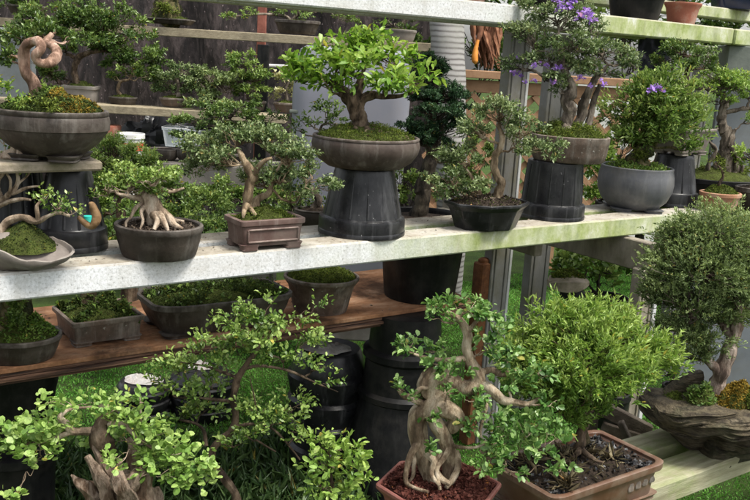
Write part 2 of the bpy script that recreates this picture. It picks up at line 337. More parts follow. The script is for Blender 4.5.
# ------------------------------------------------------------------ solids
def catmull(P, n):
    P = np.asarray(P, float)
    if len(P) == 2: P = np.array([P[0], (P[0] + P[1]) / 2, P[1]])
    Q = np.concatenate([[2 * P[0] - P[1]], P, [2 * P[-1] - P[-2]]]); o = []
    for i in range(1, len(Q) - 2):
        a, b_, c, d = Q[i - 1:i + 3]
        for t in np.linspace(0, 1, n, endpoint=False):
            o.append(.5 * (2 * b_ + (c - a) * t + (2 * a - 5 * b_ + 4 * c - d) * t * t + (3 * b_ - a - 3 * c + d) * t ** 3))
    o.append(P[-1]); return np.array(o)
def tube(mb, pts, rad, seg=8, sub=5, bumpy=.08, ns=40., smooth=True, cap=True, ridge=0.):
    """tapered bark tube through pts with radii"""
    pr = np.concatenate([np.asarray(pts, float), np.asarray(rad, float)[:, None]], 1)
    if smooth: pr = catmull(pr, sub)
    p = pr[:, :3]; r = np.maximum(pr[:, 3], .0006)
    if bumpy and len(p) > 8:                              # gnarls: the centre line and girth wander
        for i in range(2, len(p) - 2):
            q = Vector(p[i] * 26.); w_ = noise.noise_vector(q); p[i] = p[i] + np.array(w_) * r[i] * min(.55, bumpy * 4); r[i] *= 1 + 1.6 * bumpy * noise.noise(q * 1.6 + Vector((9, 3, 1)))
    T = unit(np.gradient(p, axis=0)); n0 = np.cross(T[0], [.3, .5, .81]); n0 = unit(n0)
    V = []; Fc = []
    for i in range(len(p)):
        n0 = unit(n0 - T[i] * (n0 @ T[i])); b_ = np.cross(T[i], n0)
        for k in range(seg):
            a = 2 * math.pi * k / seg; d = n0 * math.cos(a) + b_ * math.sin(a)
            q = p[i] + d * r[i]
            if bumpy: q = p[i] + d * r[i] * (1 + bumpy * 2.2 * noise.noise(Vector(q * ns)) )
            if ridge: q = p[i] + (q - p[i]) * (1 + ridge * (noise.noise(Vector((math.cos(a) * 2.6 + p[0][0] * 9, math.sin(a) * 2.6, i * .10))) + .6 * noise.noise(Vector((math.cos(a) * 6, math.sin(a) * 6 + p[0][1] * 9, i * .16)))))
            V.append(q)
    for i in range(len(p) - 1):
        for k in range(seg):
            k2 = (k + 1) % seg; Fc.append((i * seg + k, i * seg + k2, (i + 1) * seg + k2, (i + 1) * seg + k))
    if cap:
        Fc.append(tuple(range(seg))[::-1]); Fc.append(tuple((len(p) - 1) * seg + k for k in range(seg)))
    mb.add(V, Fc)

def box(mb, c, sx, sy, sz, ax=None, ay=None, bev=.004):
    """box centred on c with full sizes along unit axes ax, ay, and their cross product; edges chamfered"""
    ax = np.array([1, 0, 0.]) if ax is None else unit(ax); ay = np.array([0, 1, 0.]) if ay is None else unit(ay)
    az = np.cross(ax, ay); c = np.asarray(c, float)
    b = min(bev, sx * .45, sy * .45, sz * .45); h = (sx / 2, sy / 2, sz / 2)
    V = []; id_ = {}
    for i in (-1, 1):
        for j in (-1, 1):
            for k in (-1, 1):
                for a in range(3):
                    e = [i * (h[0] - b), j * (h[1] - b), k * (h[2] - b)]; e[a] += (i, j, k)[a] * b
                    id_[(i, j, k, a)] = len(V); V.append(c + ax * e[0] + ay * e[1] + az * e[2])
    Fc = []
    for a in range(3):
        o = [x for x in range(3) if x != a]
        for s in (-1, 1):
            q = []
            for u, v in ((-1, -1), (1, -1), (1, 1), (-1, 1)):
                t = [0, 0, 0]; t[a] = s; t[o[0]] = u; t[o[1]] = v; q.append(id_[(*t, a)])
            flip = (s < 0) ^ (a == 1); Fc.append(tuple(q[::-1] if flip else q))
    for a in range(3):
        o = [x for x in range(3) if x != a]
        for u in (-1, 1):
            for v in (-1, 1):
                t0 = [0, 0, 0]; t1 = [0, 0, 0]; t0[a] = -1; t1[a] = 1
                for t in (t0, t1): t[o[0]] = u; t[o[1]] = v
                Fc.append((id_[(*t0, o[0])], id_[(*t1, o[0])], id_[(*t1, o[1])], id_[(*t0, o[1])]))
    for i in (-1, 1):
        for j in (-1, 1):
            for k in (-1, 1): Fc.append(tuple(id_[(i, j, k, a)] for a in range(3)))
    mb.add(V, Fc)
def fixn(o):
    bm = bmesh.new(); bm.from_mesh(o.data); bmesh.ops.recalc_face_normals(bm, faces=bm.faces); bm.to_mesh(o.data); bm.free(); return o

def shape2d(kind, n=48, cr=.25):
    """unit outline, counter-clockwise"""
    if kind == 'ell':
        return np.array([(math.cos(2 * math.pi * i / n), math.sin(2 * math.pi * i / n)) for i in range(n)])
    if kind in ('hex', 'oct'):
        s = 6 if kind == 'hex' else 8; o = []
        off = math.pi / s if kind == 'oct' else 0
        for i in range(s):
            a, b_ = 2 * math.pi * i / s + off, 2 * math.pi * (i + 1) / s + off
            for t in (0.03, .35, .65, .97): o.append(((1 - t) * math.cos(a) + t * math.cos(b_), (1 - t) * math.sin(a) + t * math.sin(b_)))
        return np.array(o)
    o = []                                                   # rounded rectangle, cr given relative to half width
    for cx, cy, a0 in ((1 - cr, 1 - cr, 0), (-1 + cr, 1 - cr, 90), (-1 + cr, -1 + cr, 180), (1 - cr, -1 + cr, 270)):
        for i in range(7):
            a = R(a0 + 90 * i / 6); o.append((cx + cr * math.cos(a), cy + cr * math.sin(a)))
    return np.array(o)

def loft(mb, c, rings, sh, ax, ay, capb=True, capt=False, wob=0.0):
    """rings: (half_x, half_y, z) lofted round c"""
    V = []; n = len(sh); c = np.asarray(c, float)
    for hx, hy, z in rings:
        for x, y in sh:
            w = 1 + (wob * noise.noise(Vector((x * 1.7 + c[0] * 5, y * 1.7, z * 9 + c[1] * 7))) if wob else 0)
            V.append(c + ax * (x * hx * w) + ay * (y * hy * w) + UP * z)
    Fc = []
    for i in range(len(rings) - 1):
        for k in range(n):
            k2 = (k + 1) % n; Fc.append((i * n + k, i * n + k2, (i + 1) * n + k2, (i + 1) * n + k))
    if capb: Fc.append(tuple(range(n))[::-1])
    if capt: Fc.append(tuple((len(rings) - 1) * n + k for k in range(n)))
    mb.add(V, Fc)

AX0 = np.array([1., 0, 0]); AY0 = np.array([0., 1, 0])
def axes(rot):
    return (np.array([math.cos(rot), math.sin(rot), 0]), np.array([-math.sin(rot), math.cos(rot), 0]))
VIEW = head - math.pi / 2            # rotation that turns a pot's long side square to the photographer

PROF = dict(                          # outer wall, (width factor, height factor)
    bowl=[(.62, 0), (.70, .02), (.86, .22), (.97, .5), (1.0, .72), (.985, .88), (.97, .93), (.985, .95), (.985, 1)],
    ball=[(.58, 0), (.66, .03), (.86, .2), (.98, .45), (1.0, .62), (.985, .8), (.95, .93), (.955, 1)],
    oval=[(.74, 0), (.77, .03), (.84, .3), (.91, .6), (.945, .78), (.955, .80), (1.0, .82), (1.0, 1)],
    drum=[(.86, 0), (.90, .04), (.96, .3), (.985, .7), (1.0, .76), (1.0, 1)],
    rect=[(.86, 0), (.88, .04), (.90, .5), (.93, .78), (.995, .82), (1.0, .86), (1.0, 1)],
    flare=[(.70, 0), (.72, .04), (.80, .4), (.88, .75), (.98, .90), (1.0, .93), (1.0, 1)],
    tub=[(.78, 0), (.80, .03), (.95, .80), (1.0, .82), (1.0, 1)],
    shallow=[(.80, 0), (.84, .06), (.93, .5), (.97, .8), (1.0, .85), (1.0, 1)],
    band=[(.45, 0), (.55, .04), (.80, .28), (.955, .54), (.96, .58), (.99, .60), (1.0, .78), (.985, .88), (.97, .9), (.985, .93), (.98, 1)],
)
def pot(parent, c, hx, hy, h, prof, mat, sh='ell', rot=0., wall=.012, fill=.86, soil=None, dome=.02, feet=None, name='pot', cr=.25, panel=False, wob=.012):
    """a pot as one mesh (outer wall, lip, inside), with a soil mound and feet as parts"""
    ax, ay = axes(rot); s2 = shape2d(sh, cr=cr); mb = MB()
    fz = (feet or 0)
    rings = [(hx * a, hy * a, fz + (h - fz) * t) for a, t in PROF[prof]]
    a1 = PROF[prof][-1][0]
    for dx, dz in ((.25, .0025), (.75, .0025), (1, -.001)): rings.append((hx * a1 - wall * dx, hy * a1 - wall * dx, h + dz))
    for t in (fill + .04, fill - .12):
        a = np.interp(t, [q[1] for q in PROF[prof]], [q[0] for q in PROF[prof]])
        rings.append((hx * min(a, a1) - wall, hy * min(a, a1) - wall, h * t))
    loft(mb, c, rings, s2, ax, ay, True, True, wob)
    p = mesh(name, np.concatenate(mb.v), mb.f, mat, parent, None, 15 if sh in ('hex', 'oct') else 40)
    if panel:                                                # raised frame on the long sides
        for sgn in (-1, 1):
            f = MB(); yy = -sgn * hy * .915
            for zc, hh, xx, ww in ((h * .30, .006, 0, hx * 1.55), (h * .70, .006, 0, hx * 1.55)):
                box(f, c + ax * xx + ay * yy + UP * zc, ww, .008, hh, ax, ay, .002)
            for xx in (-.77, .77): box(f, c + ax * (hx * xx) + ay * yy + UP * (h * .5), .006, .008, h * .42, ax, ay, .002)
            fixn(f.build('relief_panel', mat, p))
    if feet:
        k = math.sqrt(.5) if sh in ('ell', 'oct', 'hex') else .78
        b0 = PROF[prof][0][0]
        for i in (-1, 1):
            for j in (-1, 1):
                f = MB(); cc = c + ax * (hx * b0 * k * i) + ay * (hy * b0 * k * j)
                fx, fy = hx * .24, hy * .24
                loft(f, cc, [(fx * .9, fy * .9, .0), (fx, fy, .003), (fx * .95, fy * .95, fz * .6), (fx * 1.15, fy * 1.15, fz + .006)], shape2d('rect', cr=.4), ax, ay, True, True)
                f.build('foot', mat, p)
    zs = h * fill; asz = np.interp(fill, [q[1] for q in PROF[prof]], [q[0] for q in PROF[prof]])
    sx, sy = hx * min(asz, a1) - wall + .001, hy * min(asz, a1) - wall + .001
    if soil: mound(parent, c, sx, sy, zs, dome, soil, s2, ax, ay)
    return dict(c=np.asarray(c, float), sx=sx, sy=sy, z=zs, dome=dome, s2=s2, ax=ax, ay=ay)
def mound_z(x, y, dome, seed):
    r2 = min(1., x * x + y * y)
    return dome * (1 - r2) ** .8 * (1 + .5 * noise.noise(Vector((x * 2 + seed, y * 2, seed)))) + .004 * noise.noise(Vector((x * 6, y * 6, seed)))
def mound(parent, c, sx, sy, zs, dome, mat, s2, ax, ay, name='soil'):
    V = []; n = len(s2); S = [0.02, .2, .38, .55, .7, .83, .93, 1.0]; seed = c[0] * 3 + c[1]
    for s in S:
        for x, y in s2:
            z = zs + mound_z(x * s, y * s, dome, seed)
            V.append(c + ax * (x * s * sx) + ay * (y * s * sy) + UP * z)
    Fc = []
    for i in range(len(S) - 1):
        for k in range(n):
            k2 = (k + 1) % n; Fc.append((i * n + k2, i * n + k, (i + 1) * n + k, (i + 1) * n + k2))
    Fc.append(tuple(range(n)))
    return mesh(name, np.array(V), Fc, mat, parent)

# ------------------------------------------------------------------ foliage
def leaves(name, P, D, Nn, L, w, tint, mat, parent, rnd=False, cup=.12, droop=.1):
    """one mesh of many little leaf blades. P base points, D direction, Nn face normal, L length, w width ratio"""
    D = unit(D); S = unit(np.cross(D, Nn)); Nn = np.cross(S, D); n = len(P)
    cup = (cup * rng.uniform(.2, 2.0, n))[:, None]; droop = (droop * rng.uniform(-.3, 2.2, n))[:, None]
    tint = np.where(rng.random(n) < .012, 1., np.minimum(tint, .92))
    L = np.broadcast_to(np.asarray(L, float), (n,))[:, None]; W = L * w * .5
    if rnd:
        o = []
        for t_, w_ in ((.16, .62), (.48, 1.0), (.80, .74)): o.append((P + D * L * t_ + Nn * L * (cup - droop * t_ * t_), S * W * w_))
        V = np.stack([P, o[0][0] + o[0][1], o[1][0] + o[1][1], o[2][0] + o[2][1], P + D * L - Nn * L * droop, o[2][0] - o[2][1], o[1][0] - o[1][1], o[0][0] - o[0][1]], 1).reshape(-1, 3)
        q = np.array([0, 1, 2, 3, 0, 3, 4, 5, 0, 5, 6, 7]); nv = 8
    else:
        a = P + D * L * .45 + S * W + Nn * L * cup; c = P + D * L - Nn * L * droop; e = P + D * L * .45 - S * W + Nn * L * cup
        V = np.stack([P, a, c, e], 1).reshape(-1, 3); q = np.array([0, 1, 2, 0, 2, 3]); nv = 4
    idx = (np.arange(n)[:, None] * nv + q[None]).ravel()
    return fastmesh(name, V, idx, 4 if rnd else 3, np.repeat(tint, nv), mat, parent)

#           leaf length (m), width ratio, leaves per twig, twig length (m), rounded, spread (1 = leaves stand off the twig), upness
def pads_points(ctx, pads, n_per, up_bias=.45, fill=.5, lump=.30, cj=.17):
    Pc = []; Dc = []; Tc = []; Ow = []
    for i, pd in enumerate(pads):
        px, py, dd, rx, ry = pd[:5]; rd = pd[5] if len(pd) > 5 else rx * .8
        c = ctx.P(px, py, dd); k = depth(c) / F; n = n_per[i]
        u = unit(rng.normal(size=(n, 3))); u[:, 2] = np.where(u[:, 2] < -.3, -u[:, 2] * rng.random(n), u[:, 2]); u = unit(u)
        rr = 1.06 * (fill + (1 - fill) * rng.random(n) ** .5)
        sd = rng.random(3) * 50
        lm = np.array([noise.noise(Vector(q * 2.1 + sd)) for q in u]); rr = rr * (1 + lump * 1.6 * lm)
        if n > 24:                                            # leaves gather in tufts at the branch ends, gaps between
            K = max(4, n // 13); kc = rng.integers(0, K, n); jit = rng.normal(size=(n, 3)) * [cj, cj, cj * .76]
            v = u[:K][kc] * rr[:K][kc][:, None] + jit; rr = np.maximum(np.linalg.norm(v, axis=1), .05); u = v / rr[:, None]; lm = lm[:K][kc] + (rng.normal(size=K) * .22)[kc]
        loc = rt0[None] * (u[:, :1] * rx * k) + fh[None] * (u[:, 1:2] * rd * k) + UP[None] * (u[:, 2:] * ry * k)
        Pc.append(c + loc * rr[:, None])
        Dc.append(unit(unit(loc) + UP * up_bias + rng.normal(size=(n, 3)) * .45))
        Tc.append(.41 + .22 * rr * (0.4 + u[:, 2]) + rng.normal(size=n) * .12 + .22 * lm); Ow.append(np.full(n, i))  # shading put into the leaf tint: paler towards the crown's top and outside
    return np.concatenate(Pc), np.concatenate(Dc), np.concatenate(Tc), np.concatenate(Ow)
COVK = 2.1
def crown(root, ctx, pads, leaf, L, w=.5, k=9, tw=.03, cov=2.0, rnd=False, spread=1.0, up_bias=.45, fill=.5, lump=.3, name='foliage', up_n=.7, cup=.12, droop=.1, tjit=.13, cj=.17):
    kk = ctx.k; n_per = []
    for pd in pads:
        area = math.pi * pd[3] * pd[4] * kk * kk
        n_per.append(max(4, int(COVK * cov * area / (k * L * L * w * .55))))
    P, D, T, Ow = pads_points(ctx, pads, n_per, up_bias, fill, lump, cj)
    n = len(P); t = np.tile(np.linspace(.1, 1, k), (n, 1)) + rng.normal(size=(n, k)) * .06
    B = P[:, None] + D[:, None] * (t * tw)[..., None] - D[:, None] * tw * .4 + rng.normal(size=(n, k, 3)) * L * .18
    rv = rng.normal(size=(n, k, 3)); perp = unit(rv - D[:, None] * (rv * D[:, None]).sum(-1, keepdims=True))
    ld = unit(D[:, None] * (1.1 - .55 * spread + .5 * t[..., None]) + perp * spread)
    nn = UP * up_n + D[:, None] * .35 + rng.normal(size=(n, k, 3)) * .45
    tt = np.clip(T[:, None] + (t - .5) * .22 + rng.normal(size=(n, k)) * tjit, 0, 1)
    ll = L * rng.uniform(.5, 1.3, size=(n, k))
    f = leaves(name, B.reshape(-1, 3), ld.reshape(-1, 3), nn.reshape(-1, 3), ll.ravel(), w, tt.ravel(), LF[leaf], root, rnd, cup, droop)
    return f, P, D, Ow
def wig(a, b, n=4, amp=.12):
    d = b - a; l = np.linalg.norm(d)
    return np.array([a + d * t + (rng.normal(size=3) * l * amp if 0 < t < 1 else 0) for t in np.linspace(0, 1, n)])
def tree(root, ctx, paths, pads, barkm, leaf, L, rbr=2.2, seg=9, bumpy=.1, twigs=.16, twr=.6, extra=(), name='trunk', ns=40., ridge=.12, **kw):
    """trunk, limbs and twigs as one bark mesh; foliage as another"""
    mb = MB(); pts = []; k = ctx.k
    for pa in paths:
        p3 = [ctx.P(q[0], q[1], q[2]) for q in pa]; r = [q[3] * k for q in pa]
        tube(mb, p3, r, seg, 6, bumpy, ns, ridge=ridge)
        cc = catmull(np.array(p3), 4); pts.append(cc)
    pts = np.concatenate(pts)
    f, P, D, Ow = crown(root, ctx, pads, leaf, L, **kw)
    net = pts; rr_ = np.full(len(net), 1e9)
    ctr = [ctx.P(pd[0], pd[1] + pd[4] * .25, pd[2]) for pd in pads]
    order = sorted(range(len(pads)), key=lambda i: np.min(np.linalg.norm(pts - ctr[i], axis=1)))
    for i in order:
        pd = pads[i]; c = ctr[i]
        dd = np.linalg.norm(net - c, axis=1) + np.maximum(0, net[:, 2] - c[2]) * 1.5
        j = int(np.argmin(dd)); a = net[j]; r0 = min(rbr * k, rr_[j] * .85)
        if np.linalg.norm(a - c) > 3 * k:
            w_ = wig(a, c, 5, .09); tube(mb, w_, np.linspace(r0, r0 * .55, 5), 6, 4, bumpy)
        else: w_ = np.array([a, c])
        own = np.where(Ow == i)[0]; m_ = max(3, int(len(own) * twigs))
        cw = catmull(w_, 5); net = np.concatenate([net, cw[1:]]); rr_ = np.concatenate([rr_, np.linspace(r0, r0 * .55, len(cw) - 1)])
        for q in rng.choice(own, min(m_, len(own)), replace=False):
            s = cw[rng.integers(len(cw) // 2, len(cw))]
            tube(mb, wig(s, P[q], 4, .1), np.linspace(min(twr * k, r0 * .6), twr * k * .35, 4), 4, 2, 0)
    for pa, r in extra: tube(mb, pa, r, 6, 5, bumpy)
    tr = mb.build(name, barkm, root)
    return tr, f
def tufts(root, g, leaf, n, L=.006, w=.5, name='moss', h=0., rim=.97, up_n=.3, spread=1., patch=0., zoff=0., cut=None):
    """small moss tufts / grit over a pot's mound"""
    if leaf in ('moss', 'mossdark', 'orange'): L *= .6; n = int(n * 2.6); h *= 1.3
    P = []; T = []; seed = g['c'][0] * 3 + g['c'][1]
    while len(P) < n:
        k = rng.integers(len(g['s2'])); x0, y0 = g['s2'][k]; x1, y1 = g['s2'][(k + 1) % len(g['s2'])]; t = rng.random(); s = rng.random() ** .5 * rim
        x, y = (x0 + (x1 - x0) * t) * s, (y0 + (y1 - y0) * t) * s
        nz = noise.noise(Vector((x * 3 + seed * 7, y * 3, 2.2)))
        if patch and nz < patch - .5 * 1: continue
        if cut and not cut(x, y): continue
        z = g['z'] + mound_z(x, y, g['dome'], seed)
        P.append(g['c'] + g['ax'] * (x * g['sx']) + g['ay'] * (y * g['sy']) + UP * (z - .002 + h * max(0, nz + .3) * rng.random()))
        T.append(.42 + nz * .5 + .5 * noise.noise(Vector((x * 11 + seed, y * 11, 1))))
    P = np.array(P); n = len(P)
    D = unit(rng.normal(size=(n, 3)) * [1, 1, .5] * spread + UP * .55)
    return tag(leaves(name, P, D, UP * up_n + rng.normal(size=(n, 3)) * .5, L * rng.uniform(.6, 1.4, n), w, np.clip(np.array(T) + rng.normal(size=n) * .12, 0, 1), LF[leaf], root), None, None, None, 'stuff')

def stand(label, px, ybot, z, w, wtop, h, profile=None, group='upturned black nursery pots used as stands'):
    """an upturned black nursery pot: flange at the bottom, tapering ribbed wall, notched base on top"""
    f0 = onz(px, ybot, z); k = depth(f0) / F; c = f0 + fh * (w * k / 2); k = depth(c) / F
    r = w * k / 2; rt_ = wtop * k / 2; hh = h * k * 1.02
    t = thing('upturned_pot', label, 'plant pot', c, group)
    mb = MB(); fl = hh * .25
    rings = [(r * .97, r * .97, 0), (r, r, .004), (r, r, fl * .86), (r * .985, r * .985, fl), (r * .93, r * .93, fl * 1.04), (r * .90, r * .90, fl * 1.1)]
    for q in (.3, .6, .9): rings.append((r * .9 + (rt_ - r * .9) * q,) * 2 + (fl * 1.1 + (hh - fl * 1.1) * q,))
    rings += [(rt_ * 1.0, rt_ * 1.0, hh * .985), (rt_ * .95, rt_ * .95, hh)]
    n = 64; sh = shape2d('ell', n); 
    loft(mb, c, rings, sh, AX0, AY0, True, True, .006)
    mb.build('pot_wall', M['plastic'], t)
    fr = MB()
    for i in range(14):                                     # shallow moulded ribs on the wall
        a = 2 * math.pi * i / 14 + .2; d = np.array([math.cos(a), math.sin(a), 0]); s = np.array([-d[1], d[0], 0])
        p0 = c + d * (r * .895) + UP * (fl * 1.15); p1 = c + d * (rt_ * 1.0) + UP * (hh * .93)
        V = [p0 - s * .005, p0 + d * .003, p0 + s * .005, p1 - s * .004, p1 + d * .003, p1 + s * .004]
        fr.add(V, [(0, 1, 4, 3), (1, 2, 5, 4)])
    fr.build('rib', M['plastic'], t)
    lip = MB(); loft(lip, c, [(r * 1.012, r * 1.012, .0), (r * 1.014, r * 1.014, .012), (r * 1.0, r * 1.0, .016)], sh, AX0, AY0, False, False)
    lip.build('rim', M['plastic'], t)
    return c + UP * hh, t
# ------------------------------------------------------------------ light and sky
w = bpy.data.worlds.new('World'); scene.world = w; w.use_nodes = True
nt = w.node_tree; bg = nt.nodes['Background']; sky = nt.nodes.new('ShaderNodeTexSky'); sky.sky_type = 'NISHITA'; sky.sun_disc = False
SUN_EL, SUN_AZ = R(62), head - R(115)              # high, a little behind the photographer's right shoulder
sd = np.array([math.cos(SUN_EL) * math.cos(SUN_AZ), math.cos(SUN_EL) * math.sin(SUN_AZ), math.sin(SUN_EL)])
sky.sun_elevation = SUN_EL; sky.sun_rotation = math.pi / 2 - SUN_AZ; sky.air_density = 1.2; sky.dust_density = 3.0
hs = nt.nodes.new('ShaderNodeHueSaturation'); hs.inputs['Saturation'].default_value = .22     # thin bright cloud: a paler sky
nt.links.new(sky.outputs[0], hs.inputs['Color']); nt.links.new(hs.outputs[0], bg.inputs[0]); bg.inputs[1].default_value = 0.27
sl = bpy.data.lights.new('sun', 'SUN'); sl.energy = 5.2; sl.angle = R(17); sl.color = (1, .955, .86)
so = bpy.data.objects.new('sun', sl); COL.objects.link(so); so.rotation_euler = Vector((-sd[0], -sd[1], -sd[2])).to_track_quat('-Z', 'Y').to_euler()
so.location = (0, 0, 6)
scene.view_settings.view_transform = 'Standard'; scene.view_settings.look = 'None'; scene.view_settings.exposure = 0
scene.render.engine = 'CYCLES'
scene.cycles.max_bounces = 6; scene.cycles.transparent_max_bounces = 4

GZ = -.2                             # ground level; the eye is 1.75 m above it
# ------------------------------------------------------------------ ground and lawn
mb = MB(); g = 24; V = []; Fc = []
xs = np.concatenate([np.linspace(-60, -2, 6), np.linspace(-1, 8, 30), np.linspace(9, 70, 6)])
ys = np.concatenate([np.linspace(-40, -1, 5), np.linspace(0, 9, 30), np.linspace(10, 80, 6)])
for y in ys:
    for x in xs: V.append((x, y, GZ + .012 * noise.noise(Vector((x * 1.3, y * 1.3, 0)))))
nx = len(xs)
for j in range(len(ys) - 1):
    for i in range(nx - 1): Fc.append((j * nx + i, j * nx + i + 1, (j + 1) * nx + i + 1, (j + 1) * nx + i))
struct(mesh('ground', np.array(V), Fc, M['ground'], None, (0, 0, 0)))
def grass(name, label, poly, n, L, w_, leaf, lean=.6, z=0.):
    """poly: (px,py) corners of a patch seen in the photograph, projected on the ground"""
    q = [onz(x, y, GZ)[:2] for x, y in poly]; q = np.array(q); lo, hi = q.min(0), q.max(0)
    P = rng.uniform(lo, hi, size=(n * 3, 2)); ins = np.zeros(len(P), bool)
    for i in range(len(q)):
        a, b_ = q[i], q[(i + 1) % len(q)]
        c = ((a[1] > P[:, 1]) != (b_[1] > P[:, 1])) & (P[:, 0] < (b_[0] - a[0]) * (P[:, 1] - a[1]) / (b_[1] - a[1] + 1e-12) + a[0]); ins ^= c
    P = P[ins][:n]; n = len(P)
    P = np.concatenate([P, np.full((n, 1), GZ)], 1)
    D = unit(rng.normal(size=(n, 3)) * [lean, lean, .2] + UP)
    nz = np.array([noise.noise(Vector((p[0] * 5, p[1] * 5, 1))) for p in P])
    f = leaves(name, P, D, rng.normal(size=(n, 3)) + fh * -.3, L * rng.uniform(.5, 1.3, n), w_, np.clip(.5 + nz * .35 + rng.normal(size=n) * .2, 0, 1), LF[leaf], None, False, .05, .25)
    return tag(f, label, None, None, 'stuff')
grass('lawn_grass', 'short bright green lawn behind the benches', [(-40, 330), (340, 300), (760, 240), (840, 330), (840, 560), (420, 560), (330, 450), (-60, 470)], 210000, .017, .26, 'lawn', .95)
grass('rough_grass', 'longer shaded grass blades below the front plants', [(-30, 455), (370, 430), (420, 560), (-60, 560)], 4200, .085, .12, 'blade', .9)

# ------------------------------------------------------------------ the stepped bench
ZM = .93; ZT = 1.755; ZB = .55; ZL = .42
bench = thing('stepped_bench', 'weathered stepped plant bench of pale planks with green algae on grey posts', 'plant bench', (2.5, 2.5, GZ))
def plank(par, x0, x1, y0, y1, ztop, th, mt, name='plank', bev=.006):
    f = MB(); box(f, ((x0 + x1) / 2, (y0 + y1) / 2, ztop - th / 2), x1 - x0, y1 - y0, th, bev=bev)
    return fixn(f.build(name, mt, par))
plank(bench, -.4, 6.4, 2.375, 2.490, ZM, .077, M['plank'])
plank(bench, -.4, 6.4, 2.560, 2.680, ZM - .002, .077, M['plank'])
plank(bench, .1, 4.06, 2.70, 2.81, ZT, .077, M['topplank'])
plank(bench, .1, 4.06, 2.89, 3.00, ZT - .002, .077, M['topplank'])
plank(bench, 4.075, 6.4, 2.70, 2.81, ZT - .001, .077, M['topplank'])
zl = ony(720, 7, 3.05)[2]
plank(bench, 3.2, 6.4, 3.05, 3.16, zl, .06, M['topplank'])
def post(x, y, z0, z1, sx, sy, mt=None, edge=True):
    f = MB(); box(f, (x, y, (z0 + z1) / 2), sx, sy, z1 - z0, bev=.004); p = fixn(f.build('post', mt or M['post'], bench))
    if edge:                                                # raised welt along the front face
        f = MB()
        for dx in (-.3, .28): box(f, (x + sx * dx, y - sy / 2 - .002, (z0 + z1) / 2), sx * .09, .008, z1 - z0 - .01, bev=.002)
        fixn(f.build('groove_strip', mt or M['post'], p))
    return p
pa = ony(509, 150, 2.835); pb = ony(549, 140, 3.06); pc = ony(633, 360, 2.27)
post(pa[0], 2.85, GZ, ZT - .08, .105, .055)
post(pb[0], 3.06, GZ, ZT - .08, .135, .05)
f = MB(); box(f, (pa[0] + .062, 2.832, .8), .016, .02, 1.75, bev=.002); fixn(f.build('edge_strip', M['postwhite'], bench))  # pale strip stands in for the post's lit side face
post(pc[0], 2.27, GZ, .74, .09, .055, M['posttan'])
f = MB(); box(f, (pc[0] + .058, 2.262, .27), .024, .05, .92, bev=.002); fixn(f.build('edge_strip', M['postwhite'], bench))
f = MB(); box(f, (pc[0] + .01, 2.90, .785), .05, 1.34, .125, bev=.004); fixn(f.build('beam', M['posttan'], bench))
f = MB(); box(f, (pa[0] - .07, 2.86, .805), .045, .65, .09, bev=.004); fixn(f.build('beam', M['posttan'], bench))
post(.0, 2.85, GZ, ZT - .08, .075, .055); post(.0, 2.45, GZ, .85, .075, .055)
post(5.4, 2.85, GZ, ZT - .08, .075, .055)
pd_ = ony(703, 80, 3.02)
post(pd_[0], 3.03, GZ, ZT - .08, .10, .06)

low = thing('low_bench', 'low front bench of green stained planks carrying the front pots', 'plant bench', (2, 1.5, 0))
plank(low, -.2, 5.2, 1.375, 1.485, ZL, .07, M['lowwood'])
plank(low, -.2, 5.2, 1.53, 1.64, ZL - .001, .07, M['lowwood'])
for x in (.3, 1.9, 3.6):
    for y in (1.42, 1.6):
        f = MB(); box(f, (x, y, .073), .07, .05, .552, bev=.003); fixn(f.build('post', M['posttan'], low))

shelf = thing('board_shelf', 'sagging brown board shelf with layered dark edges under the main bench', 'shelf', (1.2, 3, 0))
xe = onz(475, 300, ZB)[0]
plank(shelf, -.2, xe, 2.70, 3.30, ZB, .016, M['board'], 'board', .002)
for i, (dy, th) in enumerate(((.004, .011), (-.006, .012), (.008, .010))):
    plank(shelf, -.2, xe - .02 * i, 2.70 + dy, 3.28, ZB - .0175 - .0135 * i, th, M['boardedge'], 'layer', .002)

# rusty post, columns of big black pots that carry the shelf
a = ony(484, 262, 2.86); a0 = ony(470, 330, 2.86)
t = thing('steel_post', 'rusty square steel post beside the grey bench post', 'post', (a[0], 2.86, 0))
f = MB(); box(f, (a[0], 2.86, (a[2] + GZ) / 2), .075, .06, a[2] - GZ, bev=.006); fixn(f.build('shaft', M['rust'], t))
f = MB(); loft(f, np.array([a[0], 2.86, a[2]]), [(.030, .022, .001), (.030, .022, .012), (.018, .012, .02)], shape2d('ell', 16), AX0, AY0, True, True); f.build('bolt_head', M['rust'], t)

